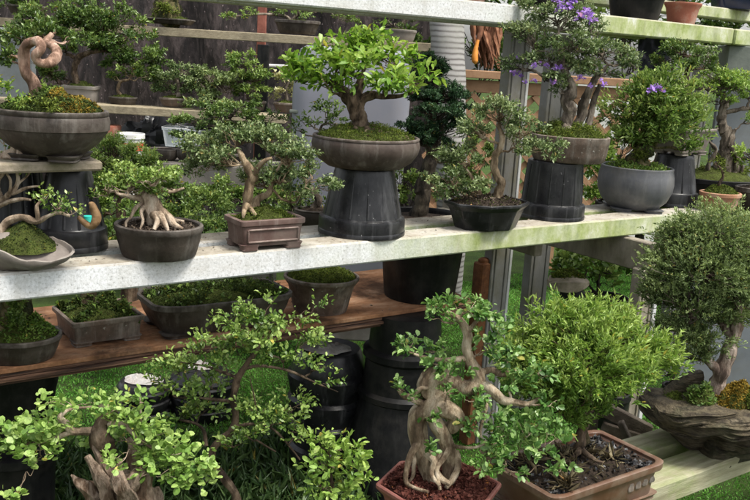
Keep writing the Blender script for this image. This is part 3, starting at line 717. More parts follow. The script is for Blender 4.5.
def black_pile(name, label, px, ybot, rings, cat='plant pot', mat='plastic', d=None, bag=None, group=None, z0=None):
    z0 = GZ if z0 is None else z0
    """stacked turned black pots on the ground; rings: (half width px, height px above the base)"""
    f0 = onz(px, ybot, z0) if d is None else atd(px, ybot, d); k = depth(f0) / F; c = np.array([f0[0], f0[1], z0]); c = c + fh * rings[0][0] * k
    k = depth(c) / F; t = thing(name, label, cat, c, group)
    f = MB(); loft(f, c, [(r * k, r * k, z * k * 1.03) for r, z in rings], shape2d('ell', 64), AX0, AY0, True, True, .008)
    f.build('pot_wall', M[mat], t)
    if bag:
        f = MB(); r, z, bx, by = bag; V = []; n = 22
        for j in range(9):
            for i in range(n):
                a_ = 2 * math.pi * i / n; q = (j + .02) / 8; rr = r * k * q * (1 + .35 * noise.noise(Vector((math.cos(a_) * 1.5 + px, math.sin(a_) * 1.5, 3))))
                V.append(c + rt0 * (math.cos(a_) * rr + bx * k) + fh * (math.sin(a_) * rr * .8 + by * k) + UP * (z * k * 1.03 + .004 + .012 * (1 - q ** 3) * (1.3 + noise.noise(Vector((math.cos(a_) * q * 4 + px, math.sin(a_) * q * 4, 1))) * 1.6)))
        Fc = [(j * n + i, j * n + (i + 1) % n, (j + 1) * n + (i + 1) % n, (j + 1) * n + i) for j in range(8) for i in range(n)]
        fixn(mesh('plastic_bag', np.array(V), Fc, M['whitebag'], t, None, 30))
    return t
def ribs(r0, r1, z0, z1, n, amp=2.2):
    o = []
    for i in range(n):
        q0 = i / n; q1 = (i + 1) / n
        for q, da in ((q0 + .02 / n, 0), (q0 + .62 * (q1 - q0), amp), (q0 + .82 * (q1 - q0), amp), (q0 + .95 * (q1 - q0), -amp * .4)):
            o.append((r0 + (r1 - r0) * q + da, z0 + (z1 - z0) * q))
    return o
black_pile('pot_column', 'tall black column of big pots holding up the shelf behind the knotted ficus', 396, 506, [(56, 0), (55, 20), (40, 88), (43, 90), (43, 95), (39, 98), (37, 126), (40, 129), (40, 135), (35, 138), (33, 170)], mat='plasticdull')
black_pile('pot_column', 'dark black pot column under the left end of the shelf', 2, 545, [(36, 0), (38, 60), (40, 76), (42, 78), (42, 86), (34, 90), (38, 130), (46, 166), (46, 176)], mat='plasticdull')
black_pile('ribbed_barrel', 'large ribbed black tub with a crumpled pale bag on top below the shelf', 322, 478, [(30, 0)] + ribs(33, 38, 4, 100, 4, 2.5) + [(37, 102), (31, 118), (29, 120)], bag=(24, 120, -4, -4), mat='plastic')
black_pile('ribbed_pot', 'short ribbed black pot topped with a flat pinkish white bag on the lawn', 137, 428, [(24, 0)] + ribs(24, 26, 2, 34, 3, 1.6) + [(25, 36), (22, 39)], bag=(19, 39, 0, 0), group='bag topped black pots on the lawn')
black_pile('ribbed_pot', 'black pot with a small white bag on top behind the dark spreading bonsai', 197, 425, [(30, 0)] + ribs(31, 33, 2, 36, 3, 1.6) + [(32, 38), (18, 46), (16, 47)], bag=(13, 47, -3, 0), group='bag topped black pots on the lawn')

# ------------------------------------------------------------------ background
bk = atd(230, 60, 7.6); 
def board_line(name, label, cat, p0, p1, hgt, dep, mat, group=None, par=None):
    d = unit(p1 - p0); d[2] = 0; d = unit(d); yv = np.array([-d[1], d[0], 0]); L_ = np.linalg.norm((p1 - p0)[:2]); c = (p0 + p1) / 2 + yv * dep / 2; c = np.array([c[0], c[1], (p0[2] + p1[2]) / 2 - hgt / 2])
    f = MB(); box(f, c, L_, dep, hgt, d, yv, .004)
    if par is not None: return fixn(f.build(name, mat, par))
    o = fixn(f.build(name, mat)); return tag(o, label, cat, group)
# shade net wall: wrinkled sheet hung behind the back rack
def sheet(name, p00, p10, z0, z1, nx_, nz_, amp, mat, label=None, cat=None, par=None, seed=0, frq=1.6, zf=.8):
    V = []; d = p10 - p00; nrm = unit(np.array([d[1], -d[0], 0]))
    for j in range(nz_ + 1):
        for i in range(nx_ + 1):
            p = p00 + d * i / nx_; z = z0 + (z1 - z0) * j / nz_
            q = Vector((p[0] * frq, p[1] * frq + seed, z * frq * zf)); a_ = amp * (noise.noise(q) + .5 * noise.noise(q * 2.7) + .3 * noise.noise(q * 6))
            V.append(np.array([p[0], p[1], z]) + nrm * a_)
    Fc = [(j * (nx_ + 1) + i, j * (nx_ + 1) + i + 1, (j + 1) * (nx_ + 1) + i + 1, (j + 1) * (nx_ + 1) + i) for j in range(nz_) for i in range(nx_)]
    o = mesh(name, np.array(V), Fc, mat, par)
    return tag(o, label, cat) if label else o
n0 = atd(-160, 60, 8.2); n1 = atd(432, 60, 8.0)
sheet('shade_net', n0, n1, 0, 3.6, 90, 40, .10, M['net'], 'dark purplish brown shade net hanging behind the back rack', 'netting', frq=2.4, zf=.22)
# back rack: two timber boards, red iron post, black post
rack = thing('back_rack', 'timber rack of two pale boards in front of the dark shade net', 'plant rack', (*atd(170, 110, 5.5)[:2], 0))
for (x0, y0, x1, y1, dd, hpx) in ((-60, 9, 432, 48, 6.2, 8.5), (-60, 95, 285, 116, 5.6, 8)):
    board_line('board', None, None, atd(x0, y0, dd), atd(x1, y1, dd), hpx * dd / F, .2, M['wood_beam'], None, rack)
p_ = atd(262, 20, 6.5); f = MB(); box(f, (p_[0], p_[1], 1.15), .06, .06, 2.3, rt0, fh, .003); fixn(f.build('iron_post', M['iron'], rack))
p_ = atd(262, 95, 5.95); f = MB(); box(f, (p_[0], p_[1], .77), .075, .05, 1.54, rt0, fh, .003); fixn(f.build('black_post', M['plasticdull'], rack))
a = atd(256, 65, 6.6); b_ = atd(300, 67, 6.6); f = MB(); tube(f, [a, b_], [.013, .013], 8, 3, 0); tag(f.build('pipe', M['white']), 'thin white pipe crossing behind the rack post', 'pipe')
# concrete block with two bowls
p_ = atd(215, 172, 5.0); ob = thing('concrete_block', 'low grey concrete bench behind the bonsai in the rectangular pot', 'bench', (p_[0], p_[1], 0))
ztop = atd(160, 161, 4.9)[2]; ztop_c = ztop
f = MB(); box(f, (p_[0], p_[1] + .05, ztop - .06), .82, .34, .12, rt0, fh, .008); fixn(f.build('slab', M['concrete'], ob))
for s_ in (-.3, .3):
    f = MB(); box(f, np.array([p_[0], p_[1] + .05, (ztop - .125) / 2]) + rt0 * s_, .14, .3, ztop - .125, rt0, fh, .006); fixn(f.build('pier', M['concrete'], ob))
for (px, py, wd, hp, lb) in ((163.5, 160, 31, 11, 'empty round brown bowl at the left end of the concrete bench'), (193, 157.5, 35, 12, 'wide dark bowl right of the empty one on the concrete bench')):
    q = atd(px, py - 2, 4.95); q[2] = ztop + .001; k = depth(q) / F
    t = thing('bonsai_bowl', lb, 'plant pot', q); pot(t, q, wd * k / 2, wd * k / 2 * .8, hp * k, 'bowl', M['clay_dark'], rot=VIEW, fill=.8, soil=M['soil'], dome=.01)
# white bucket with red band
q = atd(131, 152, 5.6); k = 5.6 / F; zb = q[2]; t = thing('bucket', 'white plastic bucket with a red band behind the dense hedge bonsai', 'bucket', (q[0], q[1], 0))
f = MB(); r = 13 * k; loft(f, q, [(r * .86, r * .86, -.25), (r * .98, r * .98, .085), (r * 1.05, r * 1.05, .088), (r * 1.05, r * 1.05, .115), (r, r, .118), (r * .95, r * .95, .05)], shape2d('ell', 40), AX0, AY0, True, True); f.build('bucket_wall', M['white'], t)
f = MB(); loft(f, q, [(r * .965, r * .965, .015), (r * .99, r * .99, .062)], shape2d('ell', 40), AX0, AY0, False, False); f.build('red_band', M['redband'], t)
f = MB(); loft(f, q, [(r * 1.0, r * 1.0, -.27), (r * 1.0, r * 1.0, -.252)], shape2d('ell', 24), AX0, AY0, True, True); f.build('base_ring', M['white'], t)
q = atd(111, 132, 5.7); f = MB(); loft(f, q, [(.05, .05, -.03), (.065, .065, .03), (.06, .06, .045), (.045, .045, .045)], shape2d('ell', 24), AX0, AY0, True, True)
tag(f.build('terracotta_pot', M['terracotta_red']), 'small orange terracotta pot left of the white bucket', 'plant pot')
# black sheet heap and clear box
def heap(name, label, cat, q, sx, sy, sz, mat, seed, am=.35):
    f = MB(); V = []; n = 30; mrg = 16
    for j in range(mrg):
        ph = math.pi / 2 * j / (mrg - 1)
        for i in range(n):
            a_ = 2 * math.pi * i / n; d = Vector((math.cos(a_) * math.cos(ph), math.sin(a_) * math.cos(ph), math.sin(ph)))
            rr = 1 + am * noise.noise(d * 2.2 + Vector((seed, 0, 0))) + am * .6 * noise.noise(d * 5 + Vector((seed, 3, 0)))
            V.append(q + rt0 * (d.x * sx * rr) + fh * (d.y * sy * rr) + UP * (d.z * sz * rr))
    Fc = [(j * n + i, j * n + (i + 1) % n, (j + 1) * n + (i + 1) % n, (j + 1) * n + i) for j in range(mrg - 1) for i in range(n)]
    return tag(mesh(name, np.array(V), Fc, mat, None, None, 25), label, cat)
heap('plastic_sheet', 'crumpled shiny black plastic sheet heaped behind the bowls', 'sheeting', atd(152, 150, 6.0), .20, .15, .20, M['blacktarp'], 1.3, .5)
heap('plastic_sheet', 'low folded black sheet draped beside the clear box', 'sheeting', atd(182, 148, 6.1), .24, .15, .16, M['blacktarp'], 4.1, .4)
mt, nt, b, out = newmat('clear_plastic'); b.inputs['Base Color'].default_value = (.75, .80, .84, 1); b.inputs['Roughness'].default_value = .2; b.inputs['Alpha'].default_value = .55
q = atd(183, 146, 5.7); f = MB(); loft(f, q, [(.10, .07, 0), (.115, .08, .10), (.12, .085, .105), (.12, .085, .115)], shape2d('rect', cr=.25), rt0, fh, True, False)
t = f.build('clear_box', mt); tag(t, 'clear plastic box on the black sheet behind the bowls', 'box')
f = MB(); loft(f, q + UP * .003, [(.122, .087, .113), (.122, .087, .118)], shape2d('rect', cr=.25), rt0, fh, False, False); f.build('box_rim', M['white'], t)
# pale panel on the far left
q = atd(4, 80, 7.0); f = MB(); box(f, (q[0], q[1], 1.0), .5, .05, 1.1, rt0, fh, .03); t = fixn(f.build('pale_panel', M['bluegrey'])); tag(t, 'pale blue grey panel at the far left behind the curled trunk bonsai', 'panel')

# big grey plastic container
q = atd(348, 150, 4.6); k = 4.6 / F; t = thing('plastic_container', 'large smooth grey plastic container with rounded corners behind the bright leaved bonsai', 'container', (q[0], q[1], 0))
f = MB(); zt = atd(340, 47, 4.6)[2]
c0 = np.array([q[0], q[1], 0]); wx = 59 * k
loft(f, c0 + fh * .22, [(wx * .93, .20, .25), (wx * .95, .21, .8), (wx * 1.0, .23, zt - .26), (wx * .97, .22, zt - .1), (wx * .90, .20, zt - .02), (wx * .80, .16, zt)], shape2d('rect', cr=.32), rt0, fh, True, True)
f.build('shell', M['greyplastic'], t)
f = MB(); tube(f, [atd(372, 158, 4.62), atd(380, 128, 4.62), atd(394, 112, 4.62), atd(406, 108, 4.64)], [.014, .012, .012, .01], 10, 6, 0); f.build('moulded_ridge', M['greyplastic'], t)
f = MB(); box(f, atd(306, 112, 4.58), .17, .02, .018, rt0, fh, .004); fixn(f.build('grey_clip', M['crate'], t))
f = MB(); box(f, c0 + fh * .22 + UP * .12, wx * 1.7, .32, .24, rt0, fh, .01); fixn(f.build('plinth', M['concrete'], t))

# palm stem with ring scars
p0 = atd(452, 215, 5.6); p1 = atd(449, 90, 5.6); p2 = atd(446, -40, 5.6); k = 5.6 / F
pl = thing('palm_tree', 'pale ringed palm stem rising behind the dark cloud pruned conifer', 'palm', (p0[0], p0[1], 0))
f = MB(); tube(f, [p0 - UP * (p0[2]), p0, p1, p2, p2 + UP * .8], np.array([15, 15.5, 16.5, 17.5, 18]) * k, 36, 12, .02, 4); f.build('stem', M['palm'], pl)
# dry frond bracts and orange spathe
for i in range(1):
    t = thing('dry_frond', 'shaggy reddish brown dry palm sheath hanging beside the palm stem', 'palm sheath', atd(485, 66, 5.9))
    f = MB()
    for j in range(80):
        x = 474 + rng.random() * 27; a = atd(486 + rng.normal() * 4, 12, 5.9); b_ = atd(x, 46 + rng.random() * 24, 5.9 + rng.normal() * .06)
        tube(f, wig(a, b_, 4, .05), [.012, .016, .012, .003], 5, 4, .2)
    f.build('fibre', M['frond'], t)
t = thing('seed_spathe', 'bright orange rounded palm spathe tip hanging beside the palm stem', 'palm spathe', atd(475, 62, 5.75))
f = MB(); tube(f, [atd(478, 40, 5.75), atd(476, 48, 5.75), atd(475, 55, 5.75), atd(475, 61, 5.75), atd(475, 64, 5.75)], [.010, .014, .020, .019, .005], 14, 6, .03); f.build('shell', M['orangefruit'], t)
f = MB(); tube(f, [atd(485, 10, 5.77), atd(481, 28, 5.77), atd(478, 41, 5.76)], [.02, .018, .014], 10, 6, .1); f.build('stalk', M['frond'], t)
# tan lattice fence
fe = thing('lattice_fence', 'tan timber lattice fence with a flat top rail behind the grey posts', 'fence', (*atd(560, 150, 6.6)[:2], 0))
A = atd(430, 66, 6.4); B = atd(700, 84, 6.6); A[2] = B[2] = (A[2] + B[2]) / 2
d = unit(B - A); yv = np.array([-d[1], d[0], 0]); zt = A[2]; 
f = MB(); box(f, (A + B) / 2 - UP * .03, np.linalg.norm(B - A), .10, .055, d, yv, .004); fixn(f.build('top_rail', M['lattice'], fe))
f = MB(); box(f, (A + B) / 2 - UP * .115 + yv * .01, np.linalg.norm(B - A), .03, .09, d, yv, .004); fixn(f.build('under_rail', M['lattice'], fe))
f = MB(); Lh = np.linalg.norm(B - A); Hh = .95
for sgn in (-1, 1):
    for i in range(-8, 22):
        s0 = i * .155; pts_ = []
        for t_ in (0, 1): pts_.append((s0 + (Hh * t_ if sgn > 0 else Hh * (1 - t_)), t_))
        (xa, ta), (xb, tb) = pts_
        # clip to rail length
        def cl(xa, ta, xb, tb):
            for lim, up_ in ((0, False), (Lh, True)):
                if xa != xb:
                    if (xa > lim) == up_ and (xb > lim) == up_ and xa != lim: return None
                    for which in (0, 1):
                        x_, t_ = ((xa, ta), (xb, tb))[which]
                        if (x_ > lim) == up_ and x_ != lim:
                            q_ = (lim - xa) / (xb - xa); n_ = (lim, ta + (tb - ta) * q_)
                            if which == 0: xa, ta = n_
                            else: xb, tb = n_
            return xa, ta, xb, tb
        r_ = cl(xa, ta, xb, tb)
        if r_ is None or abs(r_[0] - r_[2]) < .03: continue
        xa, ta, xb, tb = r_
        p0 = A + d * xa - UP * (.16 + Hh * (1 - ta)) + yv * (.004 + .014 * (sgn > 0)); p1 = A + d * xb - UP * (.16 + Hh * (1 - tb)) + yv * (.004 + .014 * (sgn > 0))
        dd = unit(p1 - p0); box(f, (p0 + p1) / 2, np.linalg.norm(p1 - p0), .012, .042, dd, unit(yv), .002)
fixn(f.build('lattice_panel', M['lattice'], fe))
for s_ in (.05, .5, .98):
    f = MB(); q = A + d * (Lh * s_) + yv * .06; box(f, (q[0], q[1], (zt - .06) / 2), .09, .08, zt - .065, d, yv, .004); fixn(f.build('fence_post', M['lattice'], fe))
# pale wall far behind the right-hand side, greenery in front of it
wl = atd(574, 120, 9.0); wr = atd(668, 128, 9.0)
sheet('pale_wall', np.array([wl[0], wl[1], 0]), np.array([wr[0], wr[1], 0]), GZ, atd(620, 84, 9.0)[2], 10, 8, .01, M['pale'], 'pale rendered wall showing through the lattice on the right', 'wall')
# blue-grey boards at the right edge
def board_px(name, label, pts, d0, d1, th, mat, cat='board', zmin=None):
    (xl, yt), (xr, yb) = pts; a = atd((xl + xr) / 2, yt, d0); b_ = atd((xl + xr) / 2, yb, d0); k = d0 / F
    z0 = b_[2] if zmin is None else zmin
    f = MB(); box(f, (a[0], a[1], (a[2] + z0) / 2), (xr - xl) * k, th, a[2] - z0, rt0, fh, .004); o = fixn(f.build(name, mat)); return tag(o, label, cat)
board_px('upright_board', 'blue grey upright board behind the little terracotta pot', ((722, 62), (775, 200)), 4.9, 4.9, .03, M['bluegrey'], zmin=0)
board_px('upright_board', 'grey blue board standing low behind the juniper trunk', ((688, 300), (728, 400)), 3.9, 3.9, .03, M['bluegrey'], zmin=0)
board_px('upright_board', 'grey panel at the right edge beyond the juniper', ((734, 300), (790, 420)), 4.1, 4.1, .03, M['bluegrey'], zmin=0)
board_px('storage_box', 'grey green wooden box under the right end of the top shelf', ((722, 46), (748, 74)), 4.6, 4.6, .2, M['crate'], 'box')
f = MB()
q = atd(652, 60, 4.3)
tt_ = sheet('cloth', atd(638, 60, 4.35), atd(668, 60, 4.35), atd(650, 82, 4.35)[2], atd(650, 36, 4.35)[2], 24, 14, .03, M['tarp'], 'dark navy cloth hanging under the top shelf', 'cloth', seed=5, frq=9)

q = onz(624, 432, ZL - .2); t = thing('timber_frame', 'dark rough timber frame leaning low behind the glazed rectangular pot', 'timber', q)
for (a_, b_, sz) in (((590, 404), (652, 436), .05), ((604, 432), (668, 452), .05), ((618, 418), (634, 452), .02)):
    d0 = 3.0; pa_ = atd(*a_, d0); pb_ = atd(*b_, d0); dd_ = unit(pb_ - pa_); sy_ = unit(np.cross(UP, dd_))
    f = MB(); box(f, (pa_ + pb_) / 2 + fh * (.03 if sz > .03 else -.03), np.linalg.norm(pb_ - pa_), .03, sz, dd_, sy_, .003); fixn(f.build('timber_rail', M['darkwood'], t))
for s_ in (.62, .4):
    pa_ = atd(596 if s_ > .5 else 650, 410 if s_ > .5 else 436, 3.0); f = MB(); box(f, np.array([pa_[0], pa_[1], (pa_[2] + GZ) / 2]) + fh * .06, .05, .03, pa_[2] - GZ, rt0, fh, .003); fixn(f.build('timber_leg', M['darkwood'], t))

def litter(name, label, x0, x1, y0, y1, z, n, L):
    P = np.stack([rng.uniform(x0, x1, n), rng.uniform(y0, y1, n), np.full(n, z + .001)], 1)
    keep = np.array([noise.noise(Vector((p[0] * 4, p[1] * 12, 3))) > -.05 for p in P]); P = P[keep]; n = len(P)
    D = unit(rng.normal(size=(n, 3)) * [1, 1, .12])
    tag(leaves(name, P, D, UP + rng.normal(size=(n, 3)) * .3, L * rng.uniform(.3, 1.4, n), .55, rng.random(n), LF['litter'], None, False, .05, -.05), label, None, None, 'stuff')
litter('plank_litter', 'soil crumbs and leaf bits scattered on the main planks', .2, 4.5, 2.385, 2.67, ZM, 1500, .008)
litter('shelf_litter', 'dead leaf bits scattered on the brown shelf', .2, xe, 2.71, 3.2, ZB, 900, .010)
# ------------------------------------------------------------------ bonsai
def base_at(px, ybot, z, wpx, dfac=1.):
    f0 = onz(px, ybot, z); k = depth(f0) / F; return f0 + fh * (wpx * k / 2 * dfac)
def bon(label, c, name='bonsai', cat='bonsai', group=None): return thing(name, label, cat, c, group)
def mk(label, px, ybot, z, wtop, h, prof, mat, sh='ell', asp=.85, rot=VIEW, wb=.8, soil='soil', **kw):
    c = base_at(px, ybot, z, wtop * wb * asp); k = depth(c) / F
    name = kw.pop('tname', 'bonsai'); cat = kw.pop('cat', 'bonsai')
    t = bon(label, c, name, cat)
    g = pot(t, c, wtop * k / 2, wtop * k / 2 * asp, h * k * 1.02, prof, M[mat], sh, rot, soil=M[soil] if soil else None, **kw)
    return t, Ctx(c), g, k

# --- M2: stand, stone slab, large band bowl with the curled pink trunk
s1, _ = stand('black upturned pot under the stone slab at the left end of the main plank', 58, 254, ZM, 72, 40, 80, 0)
p_ = onz(6, 250, ZM); s0, _ = stand('half hidden black upturned pot at the left edge behind the pale branches', 4, 247, ZM, 66, 46, 78, 0)
zs = s1[2] + .003
fr = onz(103, 171, zs); k = depth(fr) / F
slab = MB(); y0 = fr[1]; x1 = fr[0]
box(slab, (x1 - .26, y0 + .135, zs + .014), .52, .27, .028, bev=.006); V = np.concatenate(slab.v)
o = fixn(mesh('stone_slab', V, slab.f, M['slab'])); tag(o, 'buff stone slab resting on the black upturned pots at the left', 'slab')
zsl = zs + .028
c = onz(45, 161, zsl + .001) + fh * .05; k = depth(c) / F
t = bon('large bonsai with a curled pink trunk in a broad footed bowl on the stone slab', c)
g = pot(t, c, 57 * k, 50 * k, 49 * k, 'band', M['clay_dark'], 'ell', VIEW, fill=.93, soil=M['mosssoil'], dome=.05, feet=.012)
cx = Ctx(c)
tree(t, cx, [[(40, 106, 0, 7), (38, 94, 0, 6.4), (31, 80, 0, 5.6), (25, 68, 0, 5.2), (24, 54, 0, 5.6), (28, 44, -.01, 4.6), (38, 41, -.03, 4.8), (41, 49, -.05, 4.2), (35, 56, -.05, 4.4), (40, 63, -.04, 4), (50, 62, -.02, 5.2), (57, 54, .02, 5), (53, 46, .05, 4), (46, 42, .08, 3.4), (52, 34, .10, 2.6)],
             [(38, 100, -.02, 7), (26, 108, -.04, 4), (18, 114, -.05, 2)], [(44, 100, .01, 5.5), (56, 106, .0, 3), (66, 112, -.02, 1.4)]],
     [(54, 30, .10, 16, 9), (40, 34, .12, 14, 8), (24, 36, .10, 12, 8), (12, 58, .10, 9, 12), (66, 40, .12, 8, 6)],
     BK['pink'], 'deep', .0145, 1.6, seg=14, bumpy=.07, cov=2.0, w=.55, k=8, tw=.03)
tufts(t, g, 'mossdark', 2600, .011, .6, h=.02)
tufts(t, g, 'orange', 1300, .010, .5, h=.025, name='orange_moss', cut=lambda x, y: x > .15 and noise.noise(Vector((x * 2.5, y * 2.5, 5))) > -.1)
crown(t, cx, [(6, 92, -.04, 14, 13), (18, 104, -.08, 12, 8), (50, 98, -.02, 9, 10)], 'lime', .013, cov=1.6, name='undergrowth')
crown(t, cx, [(44, 110, -.10, 14, 5), (30, 108, -.1, 8, 6)], 'moss', .009, cov=2.2, name='moss')

# --- M1: pale twiggy bonsai at the left edge and a shell shaped rock pot with trailing branch
c = base_at(14, 273, ZM, 76, .62); k = depth(c) / F
t = bon('bonsai with a pale trailing branch in a shell shaped grey pot at the left edge', c)
f = MB(); V = []; n = 40; Rn = 14; cx = Ctx(c)
for j in range(Rn):
    q = j / (Rn - 1)
    for i in range(n):
        a_ = 2 * math.pi * i / n; ca, sa = math.cos(a_), math.sin(a_)
        rr = (.45 + .55 * math.sin(q * math.pi / 2)) * (1 + .10 * noise.noise(Vector((ca * 1.3, sa * 1.3, 4))) )
        tip = max(0, ca) ** 6 * .16
        x_ = ca * (rr + tip * q) * 46 * k; y_ = sa * rr * 36 * k; z_ = q ** 1.3 * (27 + 7 * math.sin(a_ * 2 + .6) - 12 * max(0, ca)) * k + .008 * noise.noise(Vector((ca * 3, sa * 3, q * 3)))
        V.append(c + rt0 * (x_ - 4 * k) + fh * y_ + UP * z_)
for j in range(4):
    q = 1 - j / 3.
    for i in range(n):
        b_ = V[(Rn - 1) * n + i]; ctr = c - rt0 * 4 * k + UP * (b_[2] - c[2]); s_ = [.95, .90, .55, .05][j]
        v_ = ctr + (b_ - ctr) * s_; v_[2] = b_[2] * s_ + (c[2] + 34 * k) * (1 - s_) - [.0, .01, .0, -.01][j]; V.append(v_)
Fc = [(j * n + i, j * n + (i + 1) % n, (j + 1) * n + (i + 1) % n, (j + 1) * n + i) for j in range(Rn + 3) for i in range(n)] + [tuple(range(n))[::-1], tuple((Rn + 3) * n + i for i in range(n))]
fixn(mesh('pot', np.array(V), Fc, M['greyclay'], t))
g = dict(c=c - rt0 * 4 * k, sx=39 * k, sy=31 * k, z=20 * k, dome=.055, s2=shape2d('ell'), ax=rt0, ay=fh)
mound(t, g['c'], g['sx'], g['sy'], g['z'], .055, M['mosssoil'], g['s2'], rt0, fh)
tufts(t, g, 'mossdark', 2600, .007, .6)
tree(t, cx, [[(2, 236, 0, 5), (4, 226, 0, 4), (12, 219, 0, 4), (24, 217, 0, 3.6), (36, 221, 0, 3), (46, 217, 0, 2.2), (58, 213, 0, 1.8), (70, 216, 0, 1.4)], [(38, 221, 0, 2.4), (37, 206, 0, 1.6), (44, 199, .01, 1.2)], [(56, 214, 0, 1.4), (63, 203, 0, .9)]],
     [(44, 200, 0, 12, 7), (56, 208, -.02, 14, 6), (72, 213, 0, 12, 5), (62, 202, .01, 8, 5)], BK['pale'], 'mid', .013, rbr=1, cov=1.0, w=.55, k=6, seg=10)
f = MB(); tube(f, [cx.P(78, 217, 0), cx.P(91, 226, 0), cx.P(96, 218, 0), cx.P(93, 206, 0), cx.P(89, 203, 0)], np.array([2, 3.8, 4.6, 3.4, 1.2]) * k, 10, 6, .1); f.build('jin_stub', M['amber'], t)
q = cx.P(88, 221, .05); f = MB(); loft(f, q, [(3.5 * k, 3.5 * k, -.012), (4.2 * k, 4.2 * k, .014)], shape2d('ell', 20), AX0, AY0, True, True); mt_ = surf('turquoise_plastic', [(.3, (.03, .42, .36)), (.7, (.05, .55, .47))], 6, .4)
tag(f.build('bottle_cap', mt_), 'small turquoise cap on the plank by the stand', 'cap')
c2 = base_at(-18, 262, ZM, 40, .5) + fh * .06; k = depth(c2) / F; c2[2] = ZM
t = bon('bare pale twiggy bonsai leaning in from the left edge', c2)
g = pot(t, c2, 20 * k, 16 * k, 26 * k, 'bowl', M['clay_dark'], 'ell', VIEW, soil=M['soil']); cx = Ctx(c2)
P_ = [[(-18, 238, 0, 5), (-14, 222, 0, 5), (-6, 208, 0, 4.5), (2, 200, 0, 3.6), (12, 192, -.02, 2.6), (18, 182, -.02, 2), (17, 172, -.02, 1.3)], [(-6, 208, 0, 3), (8, 202, -.03, 2.4), (22, 199, -.04, 1.8), (31, 200, -.04, 1.1)], [(12, 194, -.02, 2), (26, 188, -.03, 1.5), (39, 186, -.03, .9)], [(2, 200, 0, 2.2), (-2, 184, .02, 1.8), (4, 172, .02, 1.3), (2, 164, .02, .8)], [(18, 184, -.02, 1.3), (27, 176, -.01, .9), (31, 169, 0, .6)], [(10, 196, -.02, 1.5), (10, 180, -.05, 1.2), (5, 172, -.05, .7)], [(-12, 218, 0, 5), (-6, 190, .03, 4.4), (0, 168, .02, 4.6), (6, 156, 0, 5), (14, 150, -.01, 4), (12, 138, 0, 2), (4, 128, 0, 1.5)], [(6, 156, 0, 5), (18, 158, -.02, 4.2), (20, 148, -.02, 2.6), (17, 142, -.02, 2)]]
tree(t, cx, P_, [(8, 128, 0, 16, 9), (2, 140, 0, 12, 12), (24, 136, .02, 5, 8), (18, 152, .02, 8, 7), (30, 172, 0, 6, 5), (4, 166, .02, 8, 5)], BK['pale'], 'lime', .0125, rbr=.8, twr=.5, cov=1.1, k=6, seg=9)

# --- M3
t, cx, g, k = mk('pale rooted bonsai with flat low crown in a round dark grey brown pot', 151, 262, ZM, 87, 31, 'shallow', 'clay_dark', asp=.9, fill=.82, feet=None)
tree(t, cx, [[(156, 224, 0, 10), (155, 213, 0, 9.5), (151, 204, 0, 9), (149, 197, 0, 8), (151, 190, 0, 5), (153, 186, .01, 3)], [(151, 204, 0, 6.5), (142, 200, 0, 4.6), (133, 198, -.01, 2.6), (118, 194, -.02, 1.4)], [(151, 195, 0, 5), (160, 189, .0, 3), (171, 192, 0, 1.7), (184, 188, 0, 1)],
              [(144, 202, 0, 3), (136, 208, -.02, 2), (131, 217, -.03, 1.6), (126, 223, -.03, 1.5), (127, 231, -.04, 1)], [(146, 204, 0, 2.5), (141, 212, -.04, 1.8), (143, 221, -.05, 1.5), (140, 229, -.06, .9)],
              [(159, 212, .0, 6), (168, 216, -.01, 4.4), (174, 224, -.02, 3.6), (183, 229, -.03, 1.4)], [(154, 214, -.03, 5), (157, 222, -.05, 3.4), (154, 230, -.07, 1.6)], [(160, 216, .02, 5.5), (171, 220, .04, 3.4), (184, 222, .05, 1.6)], [(158, 214, -.03, 4.6), (164, 223, -.05, 3), (168, 231, -.06, 1.4)], [(148, 210, .02, 4), (143, 218, .03, 2.6), (134, 224, .04, 1.2)]],
     [(128, 187, 0, 32, 9), (160, 178, .04, 24, 12), (105, 187, 0, 20, 8), (150, 184, -.06, 26, 8), (175, 188, .02, 13, 8), (122, 178, .06, 24, 10), (98, 196, .02, 12, 6)], BK['pale'], 'mid', .0125, rbr=1.6, cov=2.4, w=.6, k=8, seg=12, tw=.022)
tufts(t, g, 'litter', 1100, .011, .55, name='bark_litter')

# --- M4 rectangular
fl = onz(244, 252, ZM); frt = onz(288, 249, ZM); bl = onz(213, 246, ZM)
ln = np.linalg.norm(frt - fl); c = fl + AX0 * .098 + AY0 * .055; c[2] = ZM; k = depth(c) / F
t = bon('forked pale trunk bonsai in a reddish brown rectangular pot with relief panels and cut feet', c)
g = pot(t, c, .112, .066, 30 * k, 'rect', M['clay_red'], 'rect', R(-1), fill=.88, soil=M['mosssoil'], dome=.035, feet=.014, cr=.16, panel=True)
cx = Ctx(c)
tree(t, cx, [[(247, 213, 0, 5.5), (247, 200, 0, 5), (249, 186, 0, 5), (252, 176, 0, 5), (248, 166, 0, 4), (243, 159, 0, 3), (238, 150, .02, 2)], [(252, 178, 0, 3.6), (257, 168, -.01, 3), (265, 161, -.02, 2.4), (272, 158, -.02, 1.5)], [(250, 212, .02, 6), (258, 200, .04, 4), (268, 194, .05, 3.2), (272, 184, .05, 2.4), (275, 172, .04, 1.6)], [(247, 205, -.02, 3), (244, 212, -.05, 2.5), (243, 218, -.06, 1)], [(249, 207, -.01, 3), (255, 215, -.03, 2), (258, 219, -.03, 1)]],
     [(208, 152, .05, 24, 15), (235, 137, .05, 26, 14), (228, 160, 0, 22, 12), (270, 143, .05, 28, 14), (290, 158, .02, 24, 14), (282, 178, .04, 26, 14), (312, 176, .0, 18, 12), (324, 188, -.02, 13, 9), (262, 182, .1, 20, 12), (300, 192, .04, 16, 8), (205, 168, .05, 20, 9), (192, 174, .05, 9, 5)],
     BK['tan'], 'grey', .0125, rbr=1.5, cov=2.1, w=.5, k=8, seg=12)
